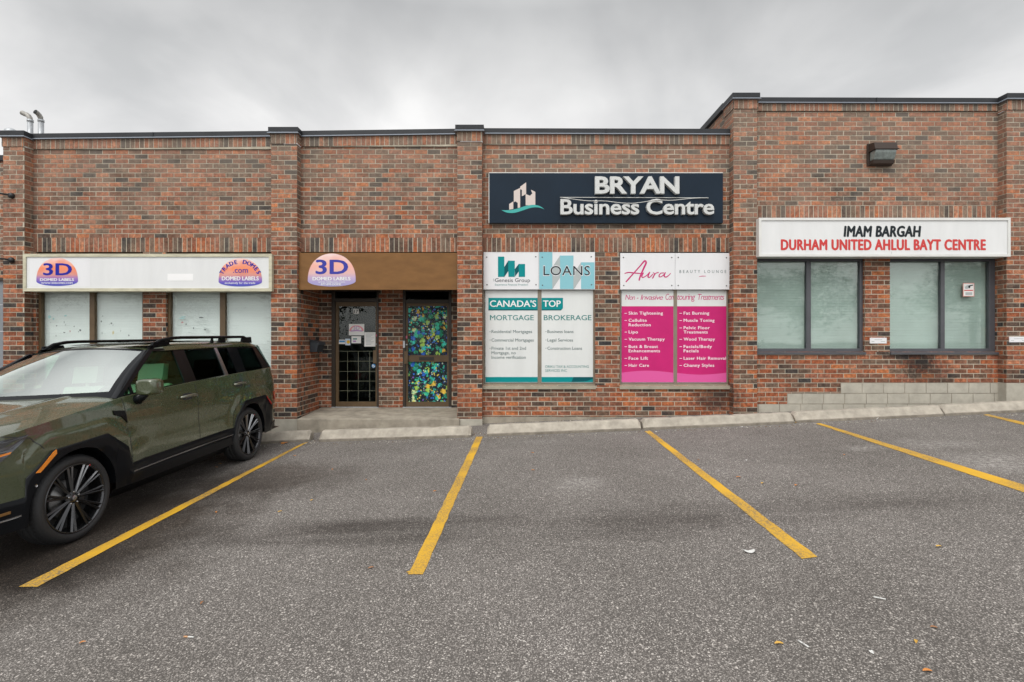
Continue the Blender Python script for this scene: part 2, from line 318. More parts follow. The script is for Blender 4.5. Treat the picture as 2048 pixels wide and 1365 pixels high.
def asphalt_mat():
    m = bpy.data.materials.new('asphalt'); m.use_nodes = True; nt = m.node_tree; p = nt.nodes['Principled BSDF']
    g = N(nt, 'ShaderNodeNewGeometry'); pos = g.outputs['Position']
    fl = N(nt, 'ShaderNodeMapping'); fl.inputs['Scale'].default_value = (1, 1, 0); L(nt, pos, fl.inputs[0]); pos = fl.outputs[0]
    sep = N(nt, 'ShaderNodeSeparateXYZ'); L(nt, pos, sep.inputs[0])
    v = N(nt, 'ShaderNodeTexVoronoi', inp={'Scale': 125, 'Randomness': 1}); L(nt, pos, v.inputs['Vector'])
    sc = N(nt, 'ShaderNodeSeparateColor'); L(nt, v.outputs['Color'], sc.inputs[0])
    stone = ramp(nt, sc.outputs[0], [(0, (.11, .102, .094)), (.30, (.185, .172, .159)), (.58, (.26, .243, .226)), (.84, (.33, .31, .289)), (.95, (.48, .455, .425)), (1, (.66, .63, .59))])
    c = mixc(nt, ramp(nt, v.outputs['Distance'], [(.35, 1), (.62, 0)]), (.095, .088, .081), stone)
    v2 = N(nt, 'ShaderNodeTexVoronoi', inp={'Scale': 46, 'Randomness': 1}); L(nt, pos, v2.inputs['Vector'])
    s2 = N(nt, 'ShaderNodeSeparateColor'); L(nt, v2.outputs['Color'], s2.inputs[0])
    chip = M_(nt, 'MULTIPLY', ramp(nt, s2.outputs[0], [(.88, 0), (.92, 1)]), ramp(nt, v2.outputs['Distance'], [(.22, 1), (.36, 0)]))
    c = mixc(nt, M_(nt, 'MULTIPLY', chip, .8), c, (.58, .55, .51))
    n = N(nt, 'ShaderNodeTexNoise', inp={'Scale': .55, 'Detail': 7, 'Roughness': .62}); L(nt, pos, n.inputs['Vector'])
    c = mixc(nt, .9, c, ramp(nt, n.outputs[0], [(.28, (.78, .76, .74)), (.5, (1.0, .98, .97)), (.72, (1.24, 1.22, 1.22))]), 'MULTIPLY')
    n2 = N(nt, 'ShaderNodeTexNoise', inp={'Scale': 2.3, 'Detail': 6, 'Roughness': .65}); L(nt, pos, n2.inputs['Vector'])
    mp = N(nt, 'ShaderNodeMapping'); mp.inputs['Scale'].default_value = (.5, 3.0, 0); L(nt, pos, mp.inputs[0])
    n3 = N(nt, 'ShaderNodeTexNoise', inp={'Scale': 1.6, 'Detail': 5, 'Roughness': .6}); L(nt, mp.outputs[0], n3.inputs['Vector'])
    n4 = N(nt, 'ShaderNodeTexNoise', inp={'Scale': 16, 'Detail': 5, 'Roughness': .7}); L(nt, pos, n4.inputs['Vector'])
    def ell(cx, cy, rx, ry, rot, amt, edge=.5, nz=n2, k=.9):
        ca, sa = math.cos(rot), math.sin(rot)
        dx = M_(nt, 'SUBTRACT', sep.outputs[0], cx); dy = M_(nt, 'SUBTRACT', sep.outputs[1], cy)
        a = M_(nt, 'DIVIDE', M_(nt, 'ADD', M_(nt, 'MULTIPLY', dx, ca), M_(nt, 'MULTIPLY', dy, sa)), rx)
        b = M_(nt, 'DIVIDE', M_(nt, 'SUBTRACT', M_(nt, 'MULTIPLY', dy, ca), M_(nt, 'MULTIPLY', dx, sa)), ry)
        d = M_(nt, 'SQRT', M_(nt, 'ADD', M_(nt, 'MULTIPLY', a, a), M_(nt, 'MULTIPLY', b, b)))
        d = M_(nt, 'ADD', d, M_(nt, 'MULTIPLY', M_(nt, 'SUBTRACT', nz.outputs[0], .5), k))
        return M_(nt, 'MULTIPLY', ramp(nt, d, [(edge, 1), (1.08, 0)]), amt)
    wet = None
    ST = []
    def px_ell(px, py, wpx, hpx, amt, rot=0, **k):
        a = gp(px, py); b = gp(px + wpx, py); c_ = gp(px, py - hpx)
        return ell(a.x, a.y, abs(b.x - a.x), abs(c_.y - a.y), rot, amt, **k)
    for q in ((690, 1058, 470, 28, .66), (800, 1048, 330, 15, .45), (620, 1084, 360, 13, .45), (1420, 1036, 380, 40, .42), (1760, 1006, 340, 26, .40), (1250, 1050, 200, 36, .34), (1000, 1040, 500, 60, .18)):
        f = px_ell(*q, edge=.0, nz=n3, k=1.3); c = mixc(nt, f, c, mixc(nt, 1, c, (.27, .245, .23), 'MULTIPLY'))
    for q in ((190, 1075, 330, 125, .95), (520, 960, 230, 40, .7), (60, 1150, 200, 60, .8)):      # oil and damp left by the parked car, deepened to strengthen its contact shade
        f = px_ell(*q, edge=.35); c = mixc(nt, f, c, mixc(nt, 1, c, (.27, .235, .205), 'MULTIPLY')); wet = f if wet is None else M_(nt, 'MAXIMUM', wet, f)
    for q in ((1165, 965, 60, 18, .5), (1880, 888, 130, 14, .45), (1985, 925, 150, 26, .55), (1720, 896, 110, 8, .4), (1060, 885, 100, 6, .25)):
        f = M_(nt, 'MULTIPLY', px_ell(*q, edge=.0, k=1.6), ramp(nt, n4.outputs[0], [(.45, .1), (.62, 1)])); c = mixc(nt, f, c, (.52, .50, .47))
    # crumbled strip between the kerbs and the wall
    f = M_(nt, 'MULTIPLY', ramp(nt, M_(nt, 'ADD', sep.outputs[1], M_(nt, 'MULTIPLY', n2.outputs[0], .25)), [(8.48 / 10, 0), (8.62 / 10, 1)]), 0.0)
    L(nt, c, p.inputs['Base Color'])
    ro = ramp(nt, n.outputs[0], [(.3, .93), (.7, .80)])
    if wet is not None: ro = M_(nt, 'SUBTRACT', ro, M_(nt, 'MULTIPLY', wet, .28))
    L(nt, ro, p.inputs['Roughness']); p.inputs['Specular IOR Level'].default_value = .35
    h = M_(nt, 'SUBTRACT', 1, v.outputs['Distance'])
    b = N(nt, 'ShaderNodeBump', inp={'Strength': .55, 'Distance': .004}); L(nt, h, b.inputs['Height']); L(nt, b.outputs[0], p.inputs['Normal'])
    return m
ASPH = asphalt_mat()
def paint_line_mat():
    m = bpy.data.materials.new('worn yellow paint'); m.use_nodes = True; nt = m.node_tree; p = nt.nodes['Principled BSDF']
    g = N(nt, 'ShaderNodeNewGeometry'); pos = g.outputs['Position']
    n = N(nt, 'ShaderNodeTexNoise', inp={'Scale': 1.7, 'Detail': 3}); L(nt, pos, n.inputs['Vector'])
    v = N(nt, 'ShaderNodeTexVoronoi', inp={'Scale': 105}); L(nt, pos, v.inputs['Vector'])
    s = N(nt, 'ShaderNodeSeparateColor'); L(nt, v.outputs['Color'], s.inputs[0])
    f = M_(nt, 'MULTIPLY', ramp(nt, s.outputs[1], [(.55, 0), (.72, 1)]), ramp(nt, n.outputs[0], [(.38, .06), (.64, .9)]))
    y = ramp(nt, n.outputs[0], [(.3, (.68, .385, .016)), (.6, (.52, .30, .035))])
    L(nt, mixc(nt, f, y, (.16, .13, .085)), p.inputs['Base Color']); p.inputs['Roughness'].default_value = .7
    b = N(nt, 'ShaderNodeBump', inp={'Strength': .4, 'Distance': .003}); L(nt, v.outputs['Distance'], b.inputs['Height']); L(nt, b.outputs[0], p.inputs['Normal'])
    return m
YELLOW = paint_line_mat()

# ---------------------------------------------------------------- lettering
_tc = {}
def glyphs(s, bold=0.0, spacing=1.0, shear=0.0, extrude=0.0, bevel=0.0, res=3):
    key = (s, bold, spacing, shear, extrude, bevel)
    if key in _tc: return _tc[key]
    cu = bpy.data.curves.new('txt', 'FONT'); cu.body = s; cu.size = 1; cu.offset = bold; cu.space_character = spacing; cu.shear = shear
    cu.extrude = extrude; cu.bevel_depth = bevel; cu.resolution_u = res; cu.bevel_resolution = 1
    o = bpy.data.objects.new('txt', cu); C.objects.link(o)
    dg = bpy.context.evaluated_depsgraph_get(); dg.update()
    me = bpy.data.meshes.new_from_object(o.evaluated_get(dg))
    vs = [tuple(v.co) for v in me.vertices]; fs = [tuple(p.vertices) for p in me.polygons]
    bpy.data.objects.remove(o); bpy.data.curves.remove(cu); bpy.data.meshes.remove(me)
    _tc[key] = (vs, fs); return vs, fs
CAP = max(v[1] for v in glyphs('H')[0])
def write(mb, s, x0, x1, ycap, ybase, Y, m, bold=0.0, spacing=1.0, shear=0.0, extrude=0.0, bevel=0.0, plane=None):
    """fit the line between photo columns x0, x1 with capitals from row ycap to row ybase, on the plane at distance Y"""
    vs, fs = glyphs(s, bold if extrude else min(bold, 0), spacing, shear, extrude, bevel)
    a = min(v[0] for v in vs); b = max(v[0] for v in vs)
    X0, X1, Z0, Z1 = fx(x0, Y), fx(x1, Y), fz(ybase, Y), fz(ycap, Y)
    sx = (X1 - X0) / (b - a); sz = (Z1 - Z0) / CAP
    if extrude or bold <= 0:
        mb.add([(X0 + (v[0] - a) * sx, Y - v[2], Z0 + v[1] * sz) for v in vs], fs, m); return
    d = bold * .8; sx *= (b - a) / (b - a + 2 * d)                      # heavier weight: shifted copies a hair apart in depth
    for k, (ox, oz) in enumerate(((-d, 0), (d, 0), (0, -d * .55), (0, d * .55), (-d * .6, d * .5), (d * .6, -d * .5))):
        mb.add([(X0 + (v[0] - a + d + ox) * sx, Y - k * .00008, Z0 + (v[1] + oz) * sz) for v in vs], fs, m)
def sheet(mb, x0, x1, y0, y1, Y, t, m):
    mb.box(fx(x0, Y), fx(x1, Y), Y, Y + t, fz(y1, Y), fz(y0, Y), m)
def shape(mb, pts, Y, t, m):
    mb.prism([(fx(a, Y), Y, fz(b, Y)) for a, b in pts], (0, t, 0), m)
def stroke(mb, pts, w, Y, m, t=.001):
    """brush stroke through photo points with per-point widths (pixels)"""
    P = [Vector(p) for p in pts]; W = w if isinstance(w, list) else [w] * len(P)
    Lp, Rp = [], []
    for i, p in enumerate(P):
        d = (P[min(i + 1, len(P) - 1)] - P[max(i - 1, 0)]).normalized(); n = Vector((-d.y, d.x)) * W[i] / 2
        Lp.append(p + n); Rp.append(p - n)
    for i in range(len(P) - 1):
        mb.add([(fx(q.x, Y), Y, fz(q.y, Y)) for q in (Lp[i], Rp[i], Rp[i + 1], Lp[i + 1])], [(0, 1, 2, 3)], m)
def spline(pts, n=6):
    out = []; P = [Vector(p) for p in pts]
    for i in range(len(P) - 1):
        p0, p1, p2, p3 = P[max(i - 1, 0)], P[i], P[i + 1], P[min(i + 2, len(P) - 1)]
        for k in range(n):
            t = k / n; out.append(.5 * ((2 * p1) + (p2 - p0) * t + (2 * p0 - 5 * p1 + 4 * p2 - p3) * t * t + (3 * p1 - p0 - 3 * p2 + p3) * t ** 3))
    return [tuple(q) for q in out] + [tuple(P[-1])]

# ---------------------------------------------------------------- ground
def ground():
    mb = MB(); xs = [-400, -60, -16, -8, -4, 0, 4, 8, 16, 60, 400]; ys = [-400, -60, -16, 0, 4, 8, 12, 30, 120, 400]
    def h(x, y):
        return GA * max(-16, min(16, x)) + GB * max(-16, min(30, y))
    mb.grid([[(x, y, h(x, y)) for x in xs] for y in ys], ASPH, smooth=False)
    tag(mb.build('ground'), 'grey asphalt car park with speckled stones and dark oil stains', 'ground', kind='structure')
ground()
LINES = [((38, 1175), (75, 1175), (617, 884.5), (604, 888), 'yellow bay line running beside the parked green car'),
         ((816, 1150), (846, 1150), (966, 874), (953, 874.5), 'yellow bay line ending in a spread of paint, in front of the entrance step'),
         ((1605, 1119), (1636, 1115), (1300, 862), (1290, 863.5), 'yellow bay line slanting away from the kerb joint below the pink window'),
         ((2110, 1006), (2150, 1001), (1640, 847), (1631, 848), 'long yellow bay line below the white Imam Bargah sign'),
         ((2200, 889), (2235, 886), (1976, 829.5), (1966, 830.5), 'short visible yellow bay line nearest the rightmost kerb')]
for a, b, c, d, lab in LINES:
    mb = MB(); A, B, Cc, D = gp(*a), gp(*b), gp(*c), gp(*d); n = 40; rows = []
    for i in range(n + 1):
        t = i / n; l = A.lerp(D, t); r = B.lerp(Cc, t); j = random.uniform(-.005, .005)
        rows.append([(l.x + j, l.y, l.z + .004), (r.x + j, r.y, r.z + .004)])
    mb.grid(rows, YELLOW, smooth=False)
    if 'spread' in lab:
        q = gp(812, 1146); mb.add([(q.x + x, q.y + y, q.z + .0045) for x, y in ((0, 0), (.09, -.02), (.10, .03), (.03, .035))], [(0, 1, 2, 3)], YELLOW)
    tag(mb.build('painted_line'), lab, 'bay line', 'yellow parking bay lines', 'structure')

# concrete kerbs (wheel stops) along the bays
KLIP = mat('grimy shaded kerb foot', (.21, .185, .15), .95, var=.3, vscale=9)  # foot coloured darker for tyre dirt and for the shadow along it
def kerb(px0, px1, pyl, pyr, label):
    a = gp(px0, pyl); b = gp(px1, pyr); mb = MB()
    prof = [(0, 0), (0, .045), (.012, .055), (.075, .165), (.095, .178), (.20, .178), (.225, .16), (.225, 0)]
    rows = []
    e = (b - a).normalized(); dp = Vector((-e.y, e.x, 0)).normalized()
    Ln = (b - a).length; ts = [0, .04 / Ln] + [i / 30 for i in range(1, 30)] + [1 - .04 / Ln, 1]
    for t in ts:
        sh = .72 if t in (0, 1) else 1; jit = random.uniform(-.0015, .0015) - (random.uniform(.006, .018) if random.random() < .05 else 0)
        p = a.lerp(b, t)
        rows.append([p + dp * (y + (.02 if t in (0, 1) else 0)) + Vector((0, 0, -.01 + z * (sh if z > .05 else 1) + (jit if z > .1 else 0))) for y, z in prof])
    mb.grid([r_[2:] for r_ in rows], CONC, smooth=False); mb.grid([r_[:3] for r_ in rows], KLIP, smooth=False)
    mb.add(rows[0], [tuple(range(len(prof)))], CONC); mb.add(rows[-1], [tuple(range(len(prof)))[::-1]], CONC)
    tag(mb.build('kerb', recalc=True, weld=.0005), label, 'kerb', 'concrete kerbs at the head of the bays')
KE = [(240, 617, 903, 884, 'concrete kerb behind the rear wheel of the green car'),
      (636, 941, 884.5, 875.5, 'concrete kerb directly in front of the entrance step'),
      (974, 1283, 873.5, 861.5, 'concrete kerb below the white mortgage window'),
      (1288, 1591, 861, 848, 'concrete kerb below the pink window and the brick corner'),
      (1594, 1891, 846.5, 833, 'concrete kerb below the pale block courses and the pistol notice window'),
      (1894, 2200, 832.5, 817.5, 'rightmost concrete kerb running out of the frame')]
for k in KE: kerb(*k)

def grit():
    mb = MB(); rnd = random.Random(11); ms = [mat('pale grit', (.42, .39, .34), .9), mat('brown grit', (.16, .11, .07), .9), mat('grey grit', (.22, .21, .20), .9)]
    for (a, b, c, d, n, sp) in ((617, 884, 636, 884, 60, .30), (941, 873, 974, 872, 90, .30), (240, 906, 617, 887, 110, .05), (636, 888, 941, 878, 130, .05), (974, 876, 1283, 864, 130, .05), (1288, 863.5, 1591, 850.5, 120, .05), (1594, 849, 1891, 835.5, 110, .05), (1894, 835, 2048, 828, 60, .05), (980, 846, 1280, 836, 160, .10), (1290, 832, 1500, 822, 90, .08)):
        A, B = gp(a, b), gp(c, d)
        for _ in range(n):
            t = rnd.random(); p = A.lerp(B, t) + Vector((0, rnd.gauss(0, sp * .6) if sp > .2 else -abs(rnd.gauss(0, sp)), 0)); p.z = gz(p.x, p.y); r = rnd.choice((.005, .007, .010, .014))
            vs = [p + Vector((r * math.cos(k * 1.257 + rnd.random() * .5) * rnd.uniform(.7, 1.2), r * math.sin(k * 1.257) * rnd.uniform(.7, 1.2), 0)) for k in range(5)] + [p + Vector((0, 0, r * rnd.uniform(.5, .9)))]
            mb.add(vs, [(k, (k + 1) % 5, 5) for k in range(5)], rnd.choice(ms))
    tag(mb.build('gravel'), 'loose grit and crumbs of stone gathered along the kerbs', 'grit', kind='stuff')
grit()

# ---------------------------------------------------------------- brickwork
BL, BC, MJ = .2436, .0874, .0145
def bricks(mb, x0, x1, z0, z1, y, face='-y', phase=0.0, depth=.0035, soldier=False, zt=None):
    """running bond on a plane; face '-y' runs along X, '+x'/'-x' along Y (x0,x1 are then Y values)"""
    def put(a, b, c, d, top=None):
        if b - a < .02 or d - c < .007: return
        j = random.uniform(-.0015, .0015)
        if face == '-y': mb.box(a, b, y - depth + j, y + .004, c, d, BRICK, nob=True)
        elif face == '+x': mb.add([(y + depth + j, a, c), (y + depth + j, b, c), (y + depth + j, b, d), (y + depth + j, a, d), (y - .004, a, c), (y - .004, b, c), (y - .004, b, d), (y - .004, a, d)],
                                  [(0, 1, 2, 3), (0, 4, 5, 1), (1, 5, 6, 2), (2, 6, 7, 3), (3, 7, 4, 0)], BRICK)
        else: mb.add([(y - depth + j, a, c), (y - depth + j, b, c), (y - depth + j, b, d), (y - depth + j, a, d), (y + .004, a, c), (y + .004, b, c), (y + .004, b, d), (y + .004, a, d)],
                     [(3, 2, 1, 0), (1, 5, 4, 0), (2, 6, 5, 1), (3, 7, 6, 2), (0, 4, 7, 3)], BRICK)
    if soldier:
        i = 0; a = x0 + MJ / 2
        while a < x1 - .02:
            b = min(a + BC - MJ, x1 - MJ / 2)
            if zt: c0, d0 = z0 + zt * (a - x0) / (x1 - x0), z1 + zt * (a - x0) / (x1 - x0)
            else: c0, d0 = z0, z1
            put(a, b, c0, d0); a += BC
    else:
        k0 = math.floor(z0 / BC); k1 = math.ceil(z1 / BC)
        for k in range(k0, k1):
            c = max(z0, k * BC + MJ / 2); d = min(z1, (k + 1) * BC - MJ / 2)
            off = phase + (BL / 2 if k % 2 else 0); i0 = math.floor((x0 - off) / BL); i1 = math.ceil((x1 - off) / BL)
            for i in range(i0, i1):
                jx = random.uniform(-.002, .002)
                put(max(x0, off + i * BL + MJ / 2 + jx), min(x1, off + (i + 1) * BL - MJ / 2 + jx), c, d)
    m0, m1 = (z0, z1 + (zt or 0)) if not (zt and zt < 0) else (z0 + zt, z1)
    if face == '-y': mb.add([(x0, y, m0), (x1, y, m0), (x1, y, m1), (x0, y, m1)], [(0, 1, 2, 3)], MORTAR)
    elif face == '+x': mb.add([(y, x0, m0), (y, x1, m0), (y, x1, m1), (y, x0, m1)], [(0, 1, 2, 3)], MORTAR)
    else: mb.add([(y, x0, m0), (y, x1, m0), (y, x1, m1), (y, x0, m1)], [(3, 2, 1, 0)], MORTAR)

low = empty('brick_building', (-2.5, FW, 0), 'long lower brick unit row with three bays and a recessed entrance', 'building', 'brick commercial units')
tall = empty('brick_building', (6.8, FW, .5), 'taller brick unit with the Imam Bargah sign and wall light', 'building', 'brick commercial units')
P0, P1, P2, P3, P4 = (-9.36, -8.97), (-4.43, -3.955), (-1.005, -.552), (4.075, 4.508), (9.10, 9.56)
ZL, ZLT = 3.325, 3.592          # lintel (soldier) course of the low row
def pilaster(P, parent, zb, zt_s, zt, left_depth, right_depth, base=None, left_full=None):
    mb = MB(); x0, x1 = P
    bricks(mb, x0, x1, zb, zt_s, FP, phase=x0)
    bricks(mb, FP, FP + right_depth, zb, zt_s, x1, '+x', phase=FP)
    bricks(mb, FP, FP + left_depth, zb, zt_s, x0, '-x', phase=FP + BL / 4)
    bricks(mb, x0 + .0, x1 - .0, zt_s, zt, FP - .014, soldier=True)
    bricks(mb, FP - .014, FP + right_depth, zt_s, zt, x1 + .014, '+x'); bricks(mb, FP - .014, FP + left_depth, zt_s, zt, x0 - .014, '-x')
    o = mb.build('pilaster', parent)
    if base:
        b = MB(); b.box(x0 - .006, x1 + .006, FP - .004, FP + .3, -.6, base - .004, BLOCK); b.build('foundation_block', parent, bevel=.006)
    return o
def cope(parent, x0, x1, yf, yb, z0l, z0r, h, name='coping', side=None):
    mb = MB(); d = .018
    def ring(x, z): return [(x, yf, z + .022), (x, yf + .006, z + h), (x, yb, z + h + .006), (x, yb, z + .01), (x, yf + .02, z + .01)]
    a, b = ring(x0, z0l), ring(x1, z0r); n = 5
    mb.add(a + b, [(0, 1, 6, 5)] + [(1, 2, 7, 6), (2, 3, 8, 7), (3, 4, 9, 8), (4, 0, 5, 9), (4, 3, 2, 1, 0), (5, 6, 7, 8, 9)], COPE)
    for (x, xx, zl, zr) in ((x0, x1, z0l, z0r),):
        mb.add([(x, yf - .001, zl + .024), (xx, yf - .001, zr + .024), (xx, yf - .022, zr), (x, yf - .022, zl), (x, yf + .02, zl - .001), (xx, yf + .02, zr - .001)], [(0, 3, 2, 1), (3, 4, 5, 2)], COPE_E)
        nj = max(1, int((xx - x) / 1.6))
        for k in range(1, nj):
            t = k / nj; xj = x + (xx - x) * t; zj = zl + (zr - zl) * t
            mb.box(xj - .012, xj + .012, yf - .006, yf + .02, zj + .026, zj + h - .004, COPE)
    return mb.build(name, parent)
def pcap(parent, P, z0, h, back):
    mb = MB(); x0, x1 = P[0] - .035, P[1] + .035; y0 = FP - .05
    mb.box(x0, x1, y0, back, z0 + .02, z0 + h, COPE)
    mb.add([(x0, y0 - .001, z0 + .024), (x1, y0 - .001, z0 + .024), (x1 + .018, y0 - .02, z0), (x0 - .018, y0 - .02, z0), (x1 + .001, back, z0 + .024), (x1 + .018, back, z0),
            (x0 - .001, back, z0 + .024), (x0 - .018, back, z0)], [(0, 3, 2, 1), (1, 2, 5, 4), (0, 6, 7, 3), (3, 7, 5, 2)], COPE_E)
    mb.build('coping', parent)
# --- low row: panels
W1, W2 = (-8.92, -6.915), (-6.487, -4.43); WZ = (.828, ZL)
WA, WB = (-.552, 1.562), (2.018, 4.075)
def zc(py, Y=FW - .05): return fz(py, Y)
mb = MB()
bricks(mb, P0[1], P1[0], ZL, 5.5, FW); bricks(mb, P0[1], W1[0], WZ[0], ZL, FW); bricks(mb, W1[1], W2[0], WZ[0], ZL, FW, phase=W1[1]); bricks(mb, P0[1], P1[0], .13, WZ[0], FW)
for x in (W1[0], W2[0]): bricks(mb, FW, FW + .075, WZ[0], ZL, x, '+x')
for x in (W1[1], W2[1]): bricks(mb, FW, FW + .075, WZ[0], ZL, x, '-x')
bricks(mb, P1[1], P2[0], ZL, 5.5, FW)
bricks(mb, P2[1], P3[0], ZL, 5.5, FW); bricks(mb, WA[1], WB[0], WZ[0], ZL, FW, phase=WA[1] + .06); bricks(mb, P2[1], P3[0], .245, WZ[0], FW)
for x in (WA[0], WB[0]): bricks(mb, FW, FW + .075, WZ[0], ZL, x, '+x')
for x in (WA[1], WB[1]): bricks(mb, FW, FW + .075, WZ[0], ZL, x, '-x')
# recess: side walls and back wall
REC0, REC1 = P1[1], P2[0]; ZF = .30
DA, DB = (fx(663.5, FR), fx(757.5, FR)), (fx(806, FR), fx(903, FR)); ZDT = 3.2
bricks(mb, FP + .28, FR, .2, ZDT, REC0, '+x', phase=FP); bricks(mb, FW, FR, .2, ZDT, REC1, '-x', phase=FP)
bricks(mb, REC0, DA[0], ZF, ZDT, FR); bricks(mb, DA[1], DB[0], ZF, ZDT, FR); bricks(mb, DB[1], REC1, ZF, ZDT, FR)
mb.build('wall', low)
for (x0, x1, pl, pr) in ((P0[1], P1[0], 267.2, 261.8), (P1[1], P2[0], 261.8, 257.4), (P2[1], P3[0] - .01, 256.4, 257.8)):
    zl, zr = zc(pl), zc(pr); h = .112
    cope(low, x0, x1, FW - .05, FW + .32, zl - h, zr - h, h)
    s = MB(); bricks(s, x0, x1, zl - h - .172, zl - h + .02, FW - .026, soldier=True, zt=zr - zl)
    s.build('soldier_course', low)
    s = MB(); bricks(s, x0, x1, ZL, ZLT, FW - .006, soldier=True); s.build('soldier_course', low)
pilaster(P0, low, .1, fz(294, FP), fz(273, FP), .4, FW - FP, None); pcap(low, P0, fz(276, FP), .115, FW + .25)
pilaster(P1, low, .227, fz(288.5, FP), fz(266, FP), FW - FP, FW - FP, .227); pcap(low, P1, fz(269, FP), .115, FW + .25)
pilaster(P2, low, .227, fz(283.5, FP), fz(262, FP), FW - FP, FW - FP, .227); pcap(low, P2, fz(264.5, FP), .115, FW + .25)
s = MB(); bricks(s, FW - FP + FP - .0, FP + .28, .227, ZDT, REC0, '+x', phase=FP); s.build('wall', low)
s = MB()
s.box(P0[1], P1[0], FW + .002, FW + .3, -.8, .126, BLOCK); s.build('foundation_block', low); s = MB(); s.box(P2[1], P3[0], FW + .002, FW + .3, -.5, .241, CONC_D)
s.build('foundation_block', low)
# shell: end wall, back wall, roof, entrance soffit, interior
s = MB(); s.box(-9.36, -9.2, FP + .4, 24, -.8, 5.35, MORTAR); s.box(-9.2, 4.3, 24, 24.2, -.6, 5.35, MORTAR); s.build('rear_wall', low)
s = MB(); s.box(-9.2, 4.25, FW + .2, 24, 5.0, 5.12, ROOFM); s.build('roof', low)
s = MB(); s.box(REC0 - .0, REC1, FW + .03, FR, ZDT, ZDT + .08, TAUPE); s.build('soffit', low)
s = MB(); s.box(-9.2, 4.3, 12.4, 12.45, .2, 5, DARK); s.box(-9.2, 4.3, FR + .1, 12.4, .2, .26, DARK); s.box(REC0 - .1, REC0 - .05, FW + .3, 12.4, .2, 5, DARK); s.box(REC1 + .05, REC1 + .1, FW + .3, 12.4, .2, 5, DARK); s.build('interior_wall', low)

# --- tall unit
WC, WD = (P3[1], fx(1729.5, FW)), (fx(1779.5, FW), P4[0]); WRZ = (fz(704, FW), fz(516, FW))
zr0 = fz(206, FW - .05)
mb = MB(); Z3 = (.876, .678, .478); XB = (fx(1681, FW), fx(1574, FW))
bricks(mb, P3[1], P4[0], WRZ[1], 6.02, FW)
bricks(mb, WC[1], WD[0], WRZ[0], WRZ[1], FW, phase=WC[1])
bricks(mb, P3[1], P4[0], Z3[0] - .0, WRZ[0], FW); bricks(mb, P3[1], XB[0], Z3[1], Z3[0], FW); bricks(mb, P3[1], XB[1], Z3[2], Z3[1], FW)
for x in (WC[0], WD[0]): bricks(mb, FW, FW + .075, WRZ[0], WRZ[1], x, '+x')
for x in (WC[1], WD[1]): bricks(mb, FW, FW + .075, WRZ[0], WRZ[1], x, '-x')
bricks(mb, FP + .39, 24, 4.9, 6.1, P3[0] + .03, '-x')
mb.build('wall', tall)
pilaster(P3, tall, .2, fz(218.5, FP), fz(198, FP), .39, FW - FP); pcap(tall, P3, fz(200.8, FP), .115, FP + .41)
pilaster(P4, tall, .889, fz(220.5, FP), fz(199, FP), FW - FP, .3, .889); pcap(tall, P4, fz(201.5, FP), .115, FW + .25)
cope(tall, P3[1], P4[0], FW - .05, FW + .32, fz(206.5, FW - .05), fz(208, FW - .05), .112)
s = MB(); bricks(s, P3[1], P4[0], fz(223.5, FW), fz(205, FW), FW - .026, soldier=True); s.build('soldier_course', tall)
s = MB(); bricks(s, P3[1], P4[0], fz(436, FW), fz(412.5, FW), FW - .006, soldier=True); s.build('soldier_course', tall)
s = MB(); s.box(P3[0] - .03, P3[0] + .35, FP + .41, 24, fz(206.5, FW), fz(206.5, FW) + .112, COPE); s.build('coping', tall)
s = MB()
rows = [(XB[0], Z3[1], Z3[0], 0), (XB[1], Z3[2], Z3[1], .12), (P3[1], .28, Z3[2], .3), (P3[1], .08, .28, .1)]
for x0, z0, z1, ph in rows:
    x = x0
    first = True
    while x < P4[0] - .03:
        x1 = min(P4[0], x + (.40 if not first else .40 - ph)); first = False
        s.box(x + .006, x1 - .006, FW - .006 + random.uniform(-.002, .002), FW + .2, z0 + .006, z1 - .006, BLOCK); x = x1
s.box(P3[1], P4[0], FW + .003, FW + .2, -.2, Z3[2], CONC_D); s.box(XB[1], P4[0], FW + .003, FW + .2, Z3[2], Z3[1], CONC_D); s.box(XB[0], P4[0], FW + .003, FW + .2, Z3[1], Z3[0], CONC_D)
s.build('foundation_block', tall)
s = MB(); bricks(s, P4[1], P4[1] + 6, 0, 6.1, FW); s.box(P4[1], P4[1] + 6, FW - .05, FW + .3, 6.09, 6.2, COPE); s.build('wall', tall)
s = MB(); s.box(P3[0] + .04, 16, FW + .2, 24, 5.7, 5.8, ROOFM); s.build('roof', tall)
s = MB(); s.box(P3[0] + .04, 15.5, 24, 24.2, 0, 6, MORTAR); s.box(15.4, 15.5, FW + .1, 24, 0, 5.7, MORTAR); s.box(P3[0] + .05, P3[0] + .2, FW + .3, 24, 0, 5.7, MORTAR); s.build('rear_wall', tall)

